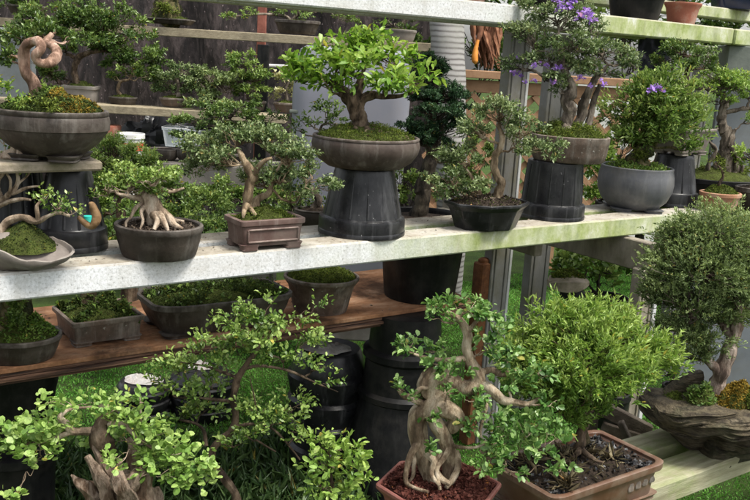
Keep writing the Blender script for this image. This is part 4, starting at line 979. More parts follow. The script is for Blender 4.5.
tufts(t, g, 'moss', 2400, .009, .5, h=.015)

# --- M5 stand + bowl, bright leaves
s5, _ = stand('tall black upturned pot in the middle of the plank carrying the shallow round bowl', 360, 240, ZM, 86, 58, 64, 0)
c = s5 + UP * .001; k = depth(c) / F
t = bon('thick trunked bonsai with large bright green leaves in a shallow round brown bowl', c)
g = pot(t, c, 55 * k, 52 * k, 30 * k, 'bowl', M['clay_brown'], 'ell', 0, fill=.92, soil=M['mosssoil'], dome=.045, wob=.01)
cx = Ctx(c)
tree(t, cx, [[(362, 137, 0, 12.6), (361, 128, 0, 9.7), (359, 118, 0, 8.4), (356, 108, 0, 8.0), (352, 100, 0, 8.8), (344, 93, 0, 5.9), (334, 84, 0, 3.4), (322, 78, 0, 2.1)], [(358, 108, 0, 6.7), (364, 98, 0, 5.0), (376, 95, 0, 3.4), (394, 97, 0, 2.2), (412, 92, 0, 1.3)], [(356, 100, 0, 5.9), (358, 88, .02, 4.2), (362, 74, .03, 2.9)], [(366, 130, -.03, 5.0), (376, 138, -.06, 2.5), (384, 142, -.08, 0.8)], [(356, 130, -.03, 5.0), (346, 137, -.06, 2.5), (340, 141, -.07, 0.8)]],
     [(366, 52, .02, 28, 15), (340, 62, .0, 24, 15), (312, 72, 0, 22, 17), (295, 80, -.02, 13, 11), (392, 62, .02, 26, 20), (414, 78, .0, 18, 13), (360, 75, -.10, 36, 16), (330, 84, -.08, 22, 11), (395, 84, -.06, 24, 10), (372, 37, .04, 16, 7), (412, 92, -.02, 16, 7), (384, 88, -.04, 20, 8), (334, 92, -.05, 12, 6), (300, 66, .02, 14, 10), (350, 50, .03, 20, 10)],
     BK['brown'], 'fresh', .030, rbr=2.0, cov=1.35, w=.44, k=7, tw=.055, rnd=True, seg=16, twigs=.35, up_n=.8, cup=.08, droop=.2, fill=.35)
tufts(t, g, 'moss', 3600, .009, .5, h=.02); tufts(t, g, 'straw', 130, .014, .5, name='fallen_leaf')

# --- dark little bonsai in front of the container, standing between planks
q = onz(318, 224, ZM); t, cx, g, k = mk('small dark leaved bonsai half hidden left of the tall black stand', 312, 232, ZB + .32, 40, 20, 'bowl', 'clay_dark')
tree(t, cx, [[(312, 212, 0, 4.5), (318, 200, 0, 4), (310, 188, 0, 3.5), (304, 176, .02, 2.5), (312, 150, .03, 1.8), (322, 125, .03, 1.2)]], [(328, 112, .03, 16, 8), (312, 124, .03, 14, 6), (338, 122, .03, 10, 7), (300, 130, .02, 8, 4), (318, 205, .05, 12, 6), (306, 192, .04, 10, 6)], BK['grey'], 'deep', .017, rbr=1, cov=1.4, w=.5)

# --- M6 black octagonal pot
c = base_at(488, 232, ZM, 66, .8); k = depth(c) / F
t = bon('bonsai with a slim wavy trunk and pale flecked leaves in an angular black plastic pot', c)
g = pot(t, c, 47 * k, 34 * k, 26 * k, 'flare', M['plastic'], 'oct', R(-6), fill=.9, soil=M['soil'], dome=.03, wob=.0)
cx = Ctx(c)
tree(t, cx, [[(497, 205, 0, 5), (497, 196, 0, 4.5), (501, 186, 0, 4.2), (498, 177, 0, 4), (494, 168, 0, 3.8), (495, 158, 0, 3.6), (499, 150, 0, 3.4), (502, 138, 0, 2.6), (498, 124, .02, 1.8)], [(486, 206, .02, 3), (478, 192, .02, 2.4), (472, 178, .03, 1.8), (464, 166, .03, 1.2)], [(484, 206, 0, 2), (468, 196, -.02, 1.5), (452, 188, -.03, 1)]],
     [(502, 116, .02, 24, 14), (478, 134, .03, 22, 14), (528, 130, .0, 22, 15), (545, 148, -.02, 16, 11), (520, 150, .03, 22, 10), (455, 152, .04, 18, 12), (436, 158, .04, 14, 9), (470, 162, -.02, 20, 10), (432, 182, 0, 17, 9), (455, 184, -.04, 20, 12), (473, 190, -.05, 16, 8), (445, 196, -.03, 13, 6), (552, 158, -.02, 8, 6), (500, 105, .06, 14, 8)],
     BK['tan'], 'grey', .0145, rbr=1.4, cov=1.9, w=.5, k=8, seg=12)
tufts(t, g, 'litter', 900, .010, .6, name='bark_litter'); tufts(t, g, 'moss', 600, .008, .6)

# --- M7 purple flowers
s7, _ = stand('black upturned pot under the purple flowered bonsai near the right half of the plank', 556, 222, ZM, 66, 54, 55, 0)
c = s7 + UP * .001; k = depth(c) / F
t = bon('purple flowered bonsai with braided trunks and spreading roots in a plain brown oval pot', c)
g = pot(t, c + rt0 * 12 * k, 39 * k, 32 * k, 25 * k, 'drum', M['clay_old'], 'ell', VIEW, fill=.9, soil=M['mosssoil'], dome=.05)
cx = Ctx(c)
tree(t, cx, [[(566, 140, 0, 8), (566, 122, 0, 6.5), (570, 110, 0, 6), (567, 98, 0, 6.5), (572, 88, 0, 5), (566, 76, 0, 4), (562, 60, .02, 3), (560, 40, .03, 2)], [(572, 136, .02, 5), (580, 120, .03, 4.5), (584, 104, .03, 5), (588, 92, .02, 4), (596, 78, .02, 3), (606, 68, .02, 2)], [(584, 136, .04, 4), (590, 118, .05, 3.5), (594, 100, .05, 3), (600, 84, .05, 2)], [(566, 126, -.02, 4), (556, 134, -.04, 2.5), (548, 138, -.05, 1)], [(568, 128, -.03, 4), (572, 138, -.06, 2), (574, 144, -.07, 1)], [(578, 128, -.02, 4), (586, 137, -.04, 2), (594, 141, -.05, 1)], [(560, 62, .0, 2), (548, 76, -.01, 1.8), (536, 72, 0, 1)]],
     [(558, 18, .04, 28, 16), (532, 38, .04, 24, 14), (568, 46, -.02, 24, 16), (520, 66, .03, 18, 9), (548, 60, 0, 20, 12), (600, 50, .04, 28, 15), (624, 62, .04, 16, 14), (600, 72, .0, 24, 10), (545, 78, -.02, 18, 8), (590, 30, .06, 18, 12), (540, 10, .08, 18, 10), (578, 66, .05, 18, 10), (560, 92, -.02, 10, 6)],
     BK['grey'], 'grey', .0145, rbr=1.6, cov=1.7, w=.45, k=8, seg=12, ns=60)
for pd in ([(574, 8, -.04, 11, 8), (585, 19, -.04, 9, 9), (562, 3, 0, 9, 5), (524, 62, 0, 5, 3), (541, 66, -.06, 5, 4), (558, 70, -.06, 3, 3), (598, 84, -.04, 5, 3), (530, 84, -.02, 5, 3), (516, 76, 0, 3, 3), (580, 80, -.05, 4, 3), (553, 84, -.06, 3, 2)]): crown(t, cx, [pd], 'purple', .014, cov=1.2, w=.8, k=5, tw=.014, rnd=True, name='flower_cluster')
tufts(t, g, 'moss', 2600, .012, .45, h=.03)

# --- M8 bluish bowl
t, cx, g, k = mk('bushy upright bonsai with yellow green leaves in a round blue grey bowl', 640, 214, ZM, 74, 42, 'ball', 'slate', asp=1, fill=.92, soil='mosssoil', dome=.03, feet=.008, wob=.004)
tree(t, cx, [[(640, 174, 0, 12), (641, 158, 0, 10), (645, 142, 0, 8), (650, 120, 0, 6), (655, 96, 0, 3)], [(640, 150, .02, 4), (630, 138, .02, 3), (622, 125, .02, 2)], [(644, 152, .02, 5), (658, 138, .02, 4), (672, 122, .02, 2)]],
     [(652, 98, .0, 26, 22), (682, 104, .02, 20, 20), (630, 112, .02, 20, 20), (668, 128, -.04, 26, 20), (640, 134, -.04, 18, 18), (688, 122, .02, 10, 14), (656, 82, .02, 16, 12), (640, 90, .02, 12, 12), (684, 146, -.02, 12, 10), (625, 140, 0, 9, 10), (660, 112, -.06, 22, 16), (655, 130, -.07, 16, 12)],
     BK['mossy'], 'limeolive', .024, rbr=1.6, cov=2.3, w=.32, k=9, tw=.055, lump=.45, cj=.32, seg=12, bumpy=.2, spread=.7, up_bias=.8)
crown(t, cx, [(641, 160, -.03, 9, 11), (642, 146, -.03, 8, 8)], 'moss', .016, w=.25, cov=1.6, name='trunk_moss')
crown(t, cx, [(648, 94, -.09, 20, 12), (676, 112, -.09, 20, 12)], 'mid', .022, w=.3, cov=1.0, name='inner_foliage')
tufts(t, g, 'lime', 1700, .011, .45, name='moss', h=.015)
crown(t, cx, [(655, 92, -.17, 6, 4)], 'purple', .016, cov=1.8, w=.8, k=5, tw=.01, rnd=True, name='flower')

# --- M9
s9, _ = stand('black upturned pot half hidden behind the blue grey bowl', 677, 208, ZM, 54, 36, 49, 0)
c = s9 + UP * .001 + rt0 * .02; k = depth(c) / F
t = bon('flat crowned bonsai in a grey square pot on the stand behind the blue grey bowl', c)
g = pot(t, c, 27 * k, 22 * k, 26 * k, 'flare', M['greyclay'], 'rect', R(3), fill=.9, soil=M['mosssoil'], dome=.03, feet=.012, cr=.12); cx = Ctx(c)
tree(t, cx, [[(686, 134, 0, 5), (684, 118, 0, 4.5), (688, 100, 0, 4), (686, 84, 0, 3.5), (688, 72, 0, 2.5), (690, 62, 0, 2)]], [(688, 54, 0, 24, 11), (668, 66, 0, 17, 9), (704, 66, 0, 11, 9), (684, 68, -.05, 14, 7), (676, 50, .04, 14, 8)], BK['brown'], 'deep', .014, rbr=1.3, cov=2.3, w=.5)
tufts(t, g, 'moss', 900, .009, .5)

# --- M11 black pot with knotted mossy tree, M10 terracotta in front, M12
c = base_at(728, 206, ZM, 56, .8) + fh * .08; c[2] = ZM; k = depth(c) / F
t = bon('tall knotted mossy trunk bonsai in a wide black oval pot behind the tiny terracotta pot', c)
g = pot(t, c, 42 * k, 30 * k, 22 * k, 'tub', M['plasticdull'], 'ell', VIEW, soil=M['mosssoil'], dome=.06); cx = Ctx(c)
tree(t, cx, [[(722, 188, 0, 13), (724, 170, 0, 10), (727, 150, 0, 7), (724, 132, 0, 5.5), (722, 118, 0, 4.5), (724, 104, 0, 3.5), (722, 92, 0, 2.5)], [(730, 180, .0, 5), (736, 160, -.02, 4), (730, 142, -.03, 3), (735, 130, -.02, 2)], [(714, 186, -.02, 2.5), (708, 166, -.05, 2), (716, 150, -.06, 1.8), (708, 138, -.05, 1.5), (718, 128, -.03, 1)], [(735, 185, -.02, 2), (742, 168, -.02, 1.6), (734, 152, -.05, 1.4)], [(722, 112, 0, 2.4), (736, 110, 0, 2), (752, 108, 0, 1.5)]],
     [(712, 90, 0, 22, 11), (734, 86, .02, 22, 12), (722, 102, -.03, 18, 8), (746, 92, .03, 14, 11), (700, 88, .02, 10, 7), (722, 80, .03, 20, 8), (752, 118, 0, 10, 4)],
     BK['grey'], 'lime', .0155, rbr=1.3, cov=2.0, w=.4, k=9, bumpy=.25, seg=12)
crown(t, cx, [(704, 178, -.02, 9, 8), (740, 180, 0, 12, 9), (716, 184, -.06, 16, 6), (729, 158, -.03, 6, 14), (712, 160, -.02, 5, 8)], 'moss', .013, cov=1.5, w=.4, name='moss')
t, cx, g, k = mk('tiny mossy bonsai in a small orange terracotta pot with cut feet', 723, 213, ZM, 41, 18, 'oval', 'terracotta', asp=.85, fill=.9, soil='mosssoil', dome=.035, feet=.007)
tree(t, cx, [[(722, 193, 0, 2), (719, 184, 0, 1.6), (723, 176, 0, 1.3), (720, 168, 0, 1), (714, 164, 0, .7)]], [(716, 164, 0, 5, 4), (724, 172, 0, 4, 3)], BK['brown'], 'moss', .009, rbr=.7, cov=.8)
tufts(t, g, 'moss', 1300, .010, .45, h=.012)
t, cx, g, k = mk('round leaved small bonsai in a dark pot at the far right edge of the plank', 757, 212, ZM, 38, 22, 'tub', 'clay_dark', asp=.9, fill=.9)
tree(t, cx, [[(757, 190, 0, 3), (756, 172, 0, 2), (758, 160, 0, 1)]], [(752, 158, 0, 12, 13), (762, 165, 0, 10, 12)], BK['brown'], 'lime', .015, cov=2)

# --- hinoki in a big black nursery pot on the board shelf
c = base_at(420, 304, ZB, 72, .9); k = depth(c) / F
t = bon('dark green cloud pruned conifer in a large black nursery pot on the brown shelf', c)
hh = .345
g = pot(t, c, 44 * k, 44 * k, hh, 'tub', M['plasticdull'], 'ell', 0, fill=.93, soil=M['soil']); cx = Ctx(c)
tree(t, cx, [[(419, 224, 0, 9), (420, 205, 0, 8), (424, 185, 0, 8), (430, 165, 0, 7), (432, 148, 0, 6), (426, 130, .0, 5), (432, 112, 0, 4), (436, 92, 0, 3), (433, 70, 0, 2)]],
     [(428, 66, 0, 15, 11), (440, 72, .02, 13, 10), (418, 80, .0, 10, 7), (425, 98, -.03, 17, 10), (447, 96, 0, 18, 13), (456, 110, 0, 10, 9), (436, 114, -.06, 20, 11), (408, 126, 0, 13, 7), (424, 132, -.04, 15, 9), (448, 126, -.02, 17, 10), (415, 140, .0, 12, 8), (438, 142, -.03, 14, 8), (404, 136, 0, 8, 5)],
     BK['dark'], 'hinoki', .011, rbr=2.2, cov=4.2, w=.4, k=12, tw=.018, seg=12, fill=.3, lump=.2)

# --- things standing on the board shelf
c = base_at(2, 366, ZB, 70, .9); k = depth(c) / F
t = bon('moss covered root mass in a shallow oval pot at the left of the brown shelf', c)
g = pot(t, c, 46 * k, 38 * k, 24 * k, 'shallow', M['clay_dark'], 'ell', VIEW, fill=.9, soil=M['mosssoil'], dome=.06); cx = Ctx(c)
tree(t, cx, [[(6, 340, 0, 24), (8, 320, 0, 20), (12, 306, 0, 16), (14, 285, 0, 10), (10, 250, 0, 7)]], [(16, 306, -.04, 12, 10), (2, 318, -.1, 14, 12), (22, 326, -.06, 8, 8), (10, 236, .05, 26, 16)], BK['mossy'], 'mid', .012, seg=14, bumpy=.3, cov=1.3)
tufts(t, g, 'lime', 2600, .010, .5, h=.02, name='moss')
fl = onz(77, 348, ZB); c = fl + AX0 * .104 + AY0 * .10; c[2] = ZB; k = depth(c) / F
t = bon('leafy bonsai in a weathered brown rectangular tray pot on the brown board shelf', c)
g = pot(t, c, .122, .115, 25 * k, 'rect', M['clay_old'], 'rect', 0, fill=.86, soil=M['mosssoil'], dome=.03, feet=.010, cr=.08, wob=.015); cx = Ctx(c)
tree(t, cx, [[(88, 303, .02, 8), (90, 280, .03, 6), (94, 255, .04, 5), (98, 225, .05, 4), (100, 205, .05, 2.5)]], [(96, 232, .04, 22, 13), (112, 212, .05, 22, 12), (84, 206, .06, 18, 10), (130, 226, .05, 18, 12), (102, 245, .03, 18, 9)], BK['brown'], 'mid', .015, cov=2)
tufts(t, g, 'mossdark', 3600, .012, .6, h=.05); tufts(t, g, 'mid', 260, .016, .8, name='seedling_leaf', h=.06)
c = base_at(208, 331, ZB, 96, .55); k = depth(c) / F; c = c + AX0 * .01
t = bon('fine leaved domed bonsai in the largest dark oval tray on the brown shelf', c)
g = pot(t, c, .265, .145, 32 * k, 'shallow', M['clay_dark'], 'rect', R(-2), fill=.84, soil=M['mosssoil'], dome=.03, feet=.008, cr=.5); cx = Ctx(c)
tree(t, cx, [[(130, 300, .05, 9), (126, 270, .05, 8), (122, 235, .06, 6), (120, 200, .06, 4)], [(190, 300, .05, 5), (192, 265, .05, 4), (190, 235, .06, 3)]], [(116, 158, .1, 26, 18), (138, 172, .06, 24, 16), (98, 178, .08, 20, 16), (118, 190, .04, 30, 14), (150, 160, .12, 10, 9)], BK['brown'], 'mid', .0105, cov=2.8, w=.5, k=10)
crown(t, cx, [(200, 208, .08, 24, 14), (178, 222, .08, 20, 16), (215, 225, .08, 16, 12)], 'mid', .013, cov=2, name='side_foliage')
tufts(t, g, 'mossdark', 5200, .011, .6, h=.05); tufts(t, g, 'mid', 420, .016, .8, name='seedling_leaf', h=.06)
t, cx, g, k = mk('mossy bonsai in a round flared grey brown pot on the brown shelf', 318, 317, ZB, 75, 34, 'flare', 'clay_old', asp=.95, fill=.92, soil='mosssoil', dome=.035)
tree(t, cx, [[(304, 280, .02, 7), (306, 255, .02, 6), (312, 225, .04, 5), (318, 200, .05, 3)]], [(292, 205, .04, 16, 11), (284, 196, .06, 10, 8), (276, 200, .06, 14, 9)], BK['grey'], 'mid', .013, cov=1.8)
tufts(t, g, 'moss', 3000, .010, .55, h=.02)

# --- back rack bonsai
def rack_b(label, px, ybase, d, wpx, hpx, prof, mat, sh, paths, pads, leaf, Lf, bark_='grey', asp=.7, cov=2.7, **kw):
    c = atd(px, ybase, d); k = d / F
    t = bon(label, c); g = pot(t, c, wpx * k / 2, wpx * k / 2 * asp, hpx * k, prof, M[mat], sh, VIEW, soil=M['mosssoil'], dome=.02 + .02 * (sh == 'rect')); cx = Ctx(c)
    if pads: tree(t, cx, paths, pads, BK[bark_], leaf, Lf, rbr=1.1, cov=cov, twr=.5, **kw)
    tufts(t, g, 'moss', 500, .012, .5); return t, cx, g
D2 = 5.75
rack_b('bonsai with a curved mossy trunk in a grey angular pot on the back rack', 81.5, 101, D2, 34, 15, 'rect', 'concrete', 'rect', [[(80, 88, 0, 5), (76, 78, 0, 3.5), (74, 68, 0, 3), (78, 58, 0, 3), (90, 52, 0, 2.5), (104, 50, 0, 2)], [(78, 58, 0, 2), (66, 54, 0, 1.5)]], [(92, 42, 0, 26, 10), (66, 50, 0, 14, 8), (112, 50, .05, 20, 12), (58, 80, .1, 12, 14), (48, 72, .12, 10, 10), (24, 40, .1, 24, 16), (10, 60, .1, 12, 12), (46, 24, .1, 30, 15), (82, 18, .1, 32, 16), (110, 22, .1, 26, 18), (72, 32, .1, 34, 14), (122, 38, .1, 26, 18), (142, 58, .05, 22, 16), (124, 64, .05, 20, 12), (152, 74, .05, 13, 9)], 'deep', .024, 'brown', cov=2.2)
rack_b('small bonsai with a thin curved trunk in a dark shallow pot on the back rack', 123, 104, D2, 29, 7, 'shallow', 'clay_dark', 'ell', [[(121, 97, 0, 2), (118, 90, 0, 1.6), (121, 82, 0, 1.5), (127, 80, 0, 1.2)]], [(132, 74, 0, 14, 7), (146, 78, 0, 12, 6), (118, 78, 0, 8, 5)], 'mid', .02, 'tan')
rack_b('bluish green spreading bonsai in a shallow brown pot on the back rack', 174, 106, D2, 30, 8, 'oval', 'clay_old', 'ell', [[(178, 98, 0, 3), (180, 88, 0, 2.5), (176, 78, 0, 2)]], [(168, 82, 0, 18, 9), (186, 72, 0, 16, 9), (196, 86, 0, 14, 10), (172, 92, .02, 16, 6), (160, 88, .02, 8, 5)], 'grey', .02)
rack_b('yellowish green upright bonsai right of the bluish one on the back rack', 212, 108, D2, 28, 8, 'oval', 'clay_dark', 'ell', [[(212, 100, 0, 3), (210, 88, 0, 2.5), (214, 74, 0, 2)], [(212, 98, 0, 2), (222, 84, 0, 1.5)], [(212, 98, 0, 2), (200, 84, 0, 1.5)]], [(212, 78, 0, 18, 11), (226, 90, 0, 18, 10), (200, 94, 0, 18, 9), (214, 104, -.06, 22, 7)], 'olive', .02)
rack_b('feathery light green bonsai in a small grey pot beside the black rack post', 254, 110, D2 + .05, 24, 9, 'tub', 'clay_dark', 'ell', [[(250, 101, 0, 2.5), (246, 88, 0, 2), (246, 72, 0, 1.5), (245, 60, 0, 1)]], [(244, 64, 0, 14, 10), (258, 78, 0, 14, 9), (238, 80, 0, 14, 10), (250, 92, 0, 14, 8)], 'mid', .019)
rack_b('pale cream leaved bonsai in a flat brown tray right of the black rack post', 288, 112, D2 + .05, 30, 9, 'oval', 'clay_old', 'ell', [[(288, 103, 0, 2), (286, 92, 0, 1.5), (290, 76, 0, 1)]], [(284, 82, 0, 9, 12), (288, 96, 0, 12, 7), (296, 72, 0, 8, 6)], 'cream', .022, 'grey', .7, 1.4)
D1 = 6.3
rack_b('moss covered cone shaped root base in a flat tray on the upper back board', 168, 24, D1, 50, 5, 'shallow', 'clay_dark', 'rect', [[(165, 20, 0, 15), (166, 8, 0, 12), (168, -6, 0, 9), (170, -30, 0, 6)]], [(165, 12, -.08, 13, 9), (150, -30, 0, 22, 12), (185, -34, 0, 22, 12), (190, -6, -.02, 10, 5)], 'moss', .016, 'mossy', cov=1.6)
rack_b('sparse bonsai in a wide round edged brown tray on the upper back board', 297, 34, D1, 46, 13, 'oval', 'clay_dark', 'ell', [[(292, 22, 0, 2), (284, 16, 0, 1.6), (262, 14, 0, 1.2), (236, 16, 0, .8)], [(292, 22, 0, 2), (300, 10, 0, 1.4), (310, -4, 0, 1)]], [(236, 18, 0, 14, 4), (250, 13, 0, 8, 4), (290, 16, 0, 12, 5), (300, 14, -.03, 12, 4), (340, 18, 0, 18, 7), (330, 10, 0, 12, 4)], 'mid', .018, cov=1.3)
rack_b('dark straggly bonsai in a stone tray on the upper back board behind the bright leaves', 396, 42, D1, 40, 12, 'shallow', 'concrete', 'ell', [[(396, 32, 0, 3), (404, 22, 0, 2.5), (412, 10, 0, 2), (400, -2, 0, 1.6)]], [(392, 24, 0, 14, 4), (412, 18, 0, 10, 6), (384, 12, 0, 12, 6)], 'olive', .018, cov=1.2)
rack_b('dark leaved bonsai on the upper back board at the far left', 28, 14, D1, 40, 8, 'shallow', 'clay_dark', 'ell', [[(28, 8, 0, 3), (30, -4, 0, 2), (40, -14, 0, 2)]], [(26, 6, 0, 22, 5), (40, -12, 0, 22, 10), (14, -10, 0, 18, 9)], 'deep', .02)
# bonsai on the concrete block, behind M4
c = atd(222, 160, 4.9); c[2] = ztop_c + .001; 
t = bon('wide layered bonsai behind the rectangular pot on the concrete bench', c); k = depth(c) / F
g = pot(t, c, 22 * k, 16 * k, 12 * k, 'oval', M['clay_dark'], 'ell', VIEW, soil=M['soil']); cx = Ctx(c)
tree(t, cx, [[(222, 150, 0, 5), (224, 138, 0, 4.5), (219, 126, 0, 4), (224, 112, 0, 3)]], [(198, 126, 0, 22, 9), (230, 116, 0, 26, 11), (262, 118, .02, 18, 9), (188, 136, 0, 15, 6), (250, 104, .04, 14, 6), (215, 108, .02, 16, 7), (240, 134, .02, 22, 7)], BK['dark'], 'deep', .017, cov=2)

# --- top shelf plants (cut by the top of the photograph)
def top_b(label, px, yb, y, wpx, hpx, prof, mat, pads, leaf, sh='ell', Lf=.016, trunk=None, asp=.8):
    c = ony(px, yb, y); c[2] = ZT + .0015; k = depth(c) / F
    t = bon(label, c); g = pot(t, c, wpx * k / 2, wpx * k / 2 * asp, hpx * k, prof, M[mat], sh, VIEW, soil=M['mosssoil'], dome=.02); cx = Ctx(c)
    tree(t, cx, [trunk or [(px, yb - hpx + 3, 0, 4), (px + 2, yb - hpx - 25, 0, 3), (px - 2, yb - hpx - 50, 0, 2)]], pads, BK['brown'], leaf, Lf, cov=1.6); tufts(t, g, 'moss', 500, .009, .5); return t
top_b('bonsai in the wide ridged black tub on the top shelf above the purple flowers', 634, 20, 2.86, 58, 26, 'tub', 'plasticdull', [(630, -50, 0, 40, 18), (655, -30, 0, 24, 12)], 'mid')
top_b('bonsai in a red terracotta pot near the right end of the top shelf', 681, 21, 2.86, 37, 21, 'flare', 'terracotta_red', [(688, -4, 0, 12, 6), (684, -34, 0, 24, 16)], 'lime')
top_b('bonsai in a low black pot on the top shelf left of the ridged tub', 549, 13, 2.88, 74, 16, 'tub', 'plasticdull', [(540, -40, 0, 36, 18), (500, -5, .02, 12, 5)], 'mid')
top_b('bonsai in a reddish pot at the middle of the top shelf', 471, 4, 2.90, 34, 14, 'flare', 'terracotta_red', [(470, -40, 0, 24, 16), (488, -2, 0, 8, 5)], 'lime')
top_b('trailing bonsai at the left part of the top shelf', 330, -6, 2.9, 44, 16, 'tub', 'clay_dark', [(340, -4, -.06, 26, 6), (330, -50, 0, 30, 16)], 'mid')
c = ony(735, 6, 3.08); c[2] = zl + .001; k = depth(c) / F; t = bon('bonsai in a glossy navy blue pot on the raised back plank at the top right', c)
mt_ = surf('navy_glaze', [(.3, (.008, .012, .035)), (.7, (.018, .026, .07))], 6, .25, .1, spec=.6)
g = pot(t, c, 24 * k, 18 * k, 22 * k, 'tub', mt_, 'rect', VIEW, soil=M['soil']); tree(t, Ctx(c), [[(735, -15, 0, 3), (737, -40, 0, 2)]], [(735, -50, 0, 26, 16)], BK['brown'], 'mid', .016)

# ------------------------------------------------------------------ front row on the low bench
# F4 knotted ficus in a maroon hexagonal pot
zr = ZL + .105; c = onz(439, 486, zr - .005); c[2] = ZL; k = depth(c) / F
t = bon('knotted pale ficus bonsai with looping roots in a maroon hexagonal pot of red grit', c)
g = pot(t, c, 64 * k, 58 * k, .105, 'flare', M['maroon'], 'hex', VIEW + R(8), fill=.92, soil=M['lava'], dome=.03, wall=.012, wob=.0)
tufts(t, g, 'red', 4200, .010, .8, name='lava_grit', up_n=.8)
cx = Ctx(c)
tree(t, cx, [[(432, 482, 0, 8.6), (424, 462, 0, 8.2), (420, 446, 0, 8.6), (417, 430, .0, 9.2), (419, 414, 0, 9.6), (428, 407, -.01, 9.2), (438, 400, -.01, 8.2), (447, 391, 0, 7.3), (452, 384, .01, 5.8)],
             [(448, 488, -.01, 6.7), (450, 465, 0, 7.7), (447, 448, -.01, 7.7), (443, 434, -.015, 7.7), (436, 424, -.02, 7.7), (433, 414, -.02, 7.7), (441, 408, -.02, 8.6), (452, 412, -.015, 8.6), (456, 420, -.01, 8.2), (450, 428, -.005, 6.7), (442, 426, .0, 4.8)],
             [(440, 398, 0, 7.3), (428, 389, .0, 9.6), (430, 379, 0, 10.1), (440, 375, 0, 8.6), (452, 382, .01, 7.7), (464, 388, .0, 7.7), (476, 384, 0, 7.3), (477, 374, 0, 6.7), (470, 360, 0, 5.3), (467, 348, 0, 4.8), (468, 336, 0, 4.5), (464, 326, 0, 3.8), (458, 318, 0, 2.9), (446, 312, 0, 2.1)],
             [(470, 386, 0, 6), (484, 386, -.01, 5.5), (494, 392, -.02, 5), (503, 400, -.02, 4.4), (514, 402, -.02, 3.5), (528, 404, -.02, 2.6), (540, 398, -.02, 1.6)],
             [(476, 374, 0, 4), (490, 370, .01, 3.4), (502, 374, .01, 2.8), (516, 372, .01, 2.2), (534, 376, .01, 1.4), (544, 368, .01, .9)],
             [(424, 404, -.01, 4), (412, 398, -.02, 3.4), (404, 396, -.02, 2.6), (398, 390, -.02, 1.4)], [(412, 396, -.02, 2.4), (420, 389, -.03, 2.4), (428, 388, -.03, 1.5)],
             [(468, 358, 0, 3), (452, 360, -.01, 2.6), (438, 360, -.01, 2), (420, 356, -.01, 1.5), (408, 352, -.01, 1)],
             [(466, 336, 0, 2.4), (476, 322, -.01, 1.6), (488, 314, -.01, 1.2)],
             [(420, 440, -.01, 4), (411, 455, -.03, 3.2), (407, 468, -.04, 2.6), (406, 482, -.05, 2.2), (414, 488, -.07, 1.8), (428, 492, -.09, 1.4)],
             [(454, 452, 0, 5), (458, 466, -.02, 3.6), (453, 478, -.04, 3), (446, 488, -.06, 2)], [(440, 452, -.02, 5), (434, 466, -.04, 4), (440, 478, -.06, 3.4), (450, 484, -.07, 2.4)],
             [(426, 452, -.03, 4), (434, 462, -.05, 3.4), (432, 474, -.06, 2.8), (440, 486, -.08, 1.6)], [(450, 446, -.02, 3.4), (444, 458, -.04, 2.6), (437, 470, -.06, 2.2), (440, 490, -.08, 1.4)], [(416, 446, .0, 3), (414, 464, -.02, 2.2), (412, 478, -.03, 1.6), (402, 488, -.04, 1)],
             [(488, 392, -.02, 2), (486, 410, -.04, 1.6), (480, 432, -.05, 1.5), (486, 452, -.06, 1.4), (488, 468, -.07, 1)], [(452, 446, -.02, 2), (468, 448, -.05, 1.5), (480, 446, -.06, 1.2), (486, 440, -.06, .8)], [(480, 450, -.06, 1.4), (502, 470, -.08, 1.4), (508, 474, -.08, 1)]],
     [(464, 309, 0, 30, 9), (442, 318, .0, 14, 8), (490, 314, 0, 16, 7), (422, 352, 0, 22, 8), (410, 345, .01, 10, 6), (440, 364, -.02, 16, 6), (494, 336, .01, 18, 9), (508, 358, .01, 18, 9), (530, 374, 0, 20, 9), (512, 384, -.02, 18, 7), (404, 389, -.02, 8, 6), (414, 400, -.03, 6, 4), (452, 374, -.03, 14, 7), (474, 400, -.04, 14, 7), (490, 414, -.05, 14, 8), (470, 428, -.05, 12, 7), (448, 393, -.04, 8, 6), (430, 418, -.05, 9, 5), (430, 450, -.07, 7, 4), (508, 432, -.04, 20, 8), (536, 424, -.04, 18, 8), (496, 442, -.05, 12, 6), (482, 470, -.08, 10, 6), (506, 462, -.08, 8, 8), (548, 404, -.02, 14, 8), (484, 350, .0, 12, 6), (520, 446, -.06, 14, 8), (496, 458, -.07, 10, 8), (512, 470, -.09, 12, 7), (556, 436, -.05, 14, 8), (540, 452, -.07, 12, 7), (560, 470, -.08, 10, 8)],
     BK['ficus'], 'ficus', .0165, rbr=1.3, cov=1.7, w=.6, k=7, tw=.02, seg=20, bumpy=.045, rnd=True, ns=34, ridge=.14, twr=.5, up_n=.9)

# F5 bushy azalea in a rectangular glazed pot
zr = ZL + .10; cr_ = onz(669, 464, zr); bk_ = onz(614, 444, zr); hx = .215; hy = .125
c = cr_ - AX0 * (hx + .002) + AY0 * hy; c[2] = ZL; k = depth(c) / F
t = bon('dense domed bush bonsai with bright yellow green tips in a brown glazed rectangular pot', c)
g = pot(t, c, hx, hy, .105, 'rect', M['glaze'], 'rect', 0, fill=.88, soil=M['soil'], dome=.03, wall=.016, feet=.012, cr=.2, wob=.004)
for i in range(4):                                         # worn emblem marks pressed in the front wall
    f = MB(); x_ = c[0] + hx - .13 + i * .028; loft(f, np.array([x_, c[1] - hy * .91, ZL + .058]), [(.010, .002, -.010 + .002 * i), (.012, .0025, 0), (.006, .002, .012)], shape2d('ell', 10), AX0, AY0, True, True); f.build('relief_mark', M['straw_'] if False else M['clay_old'], t)
tufts(t, g, 'black', 2600, .010, .8, name='grit', up_n=.8); tufts(t, g, 'straw', 420, .038, .05, name='dry_grass', up_n=.3, cut=lambda x, y: x < .45 and noise.noise(Vector((x * 3, y * 3, 8))) > -.1)
cx = Ctx(c + AX0 * .0)
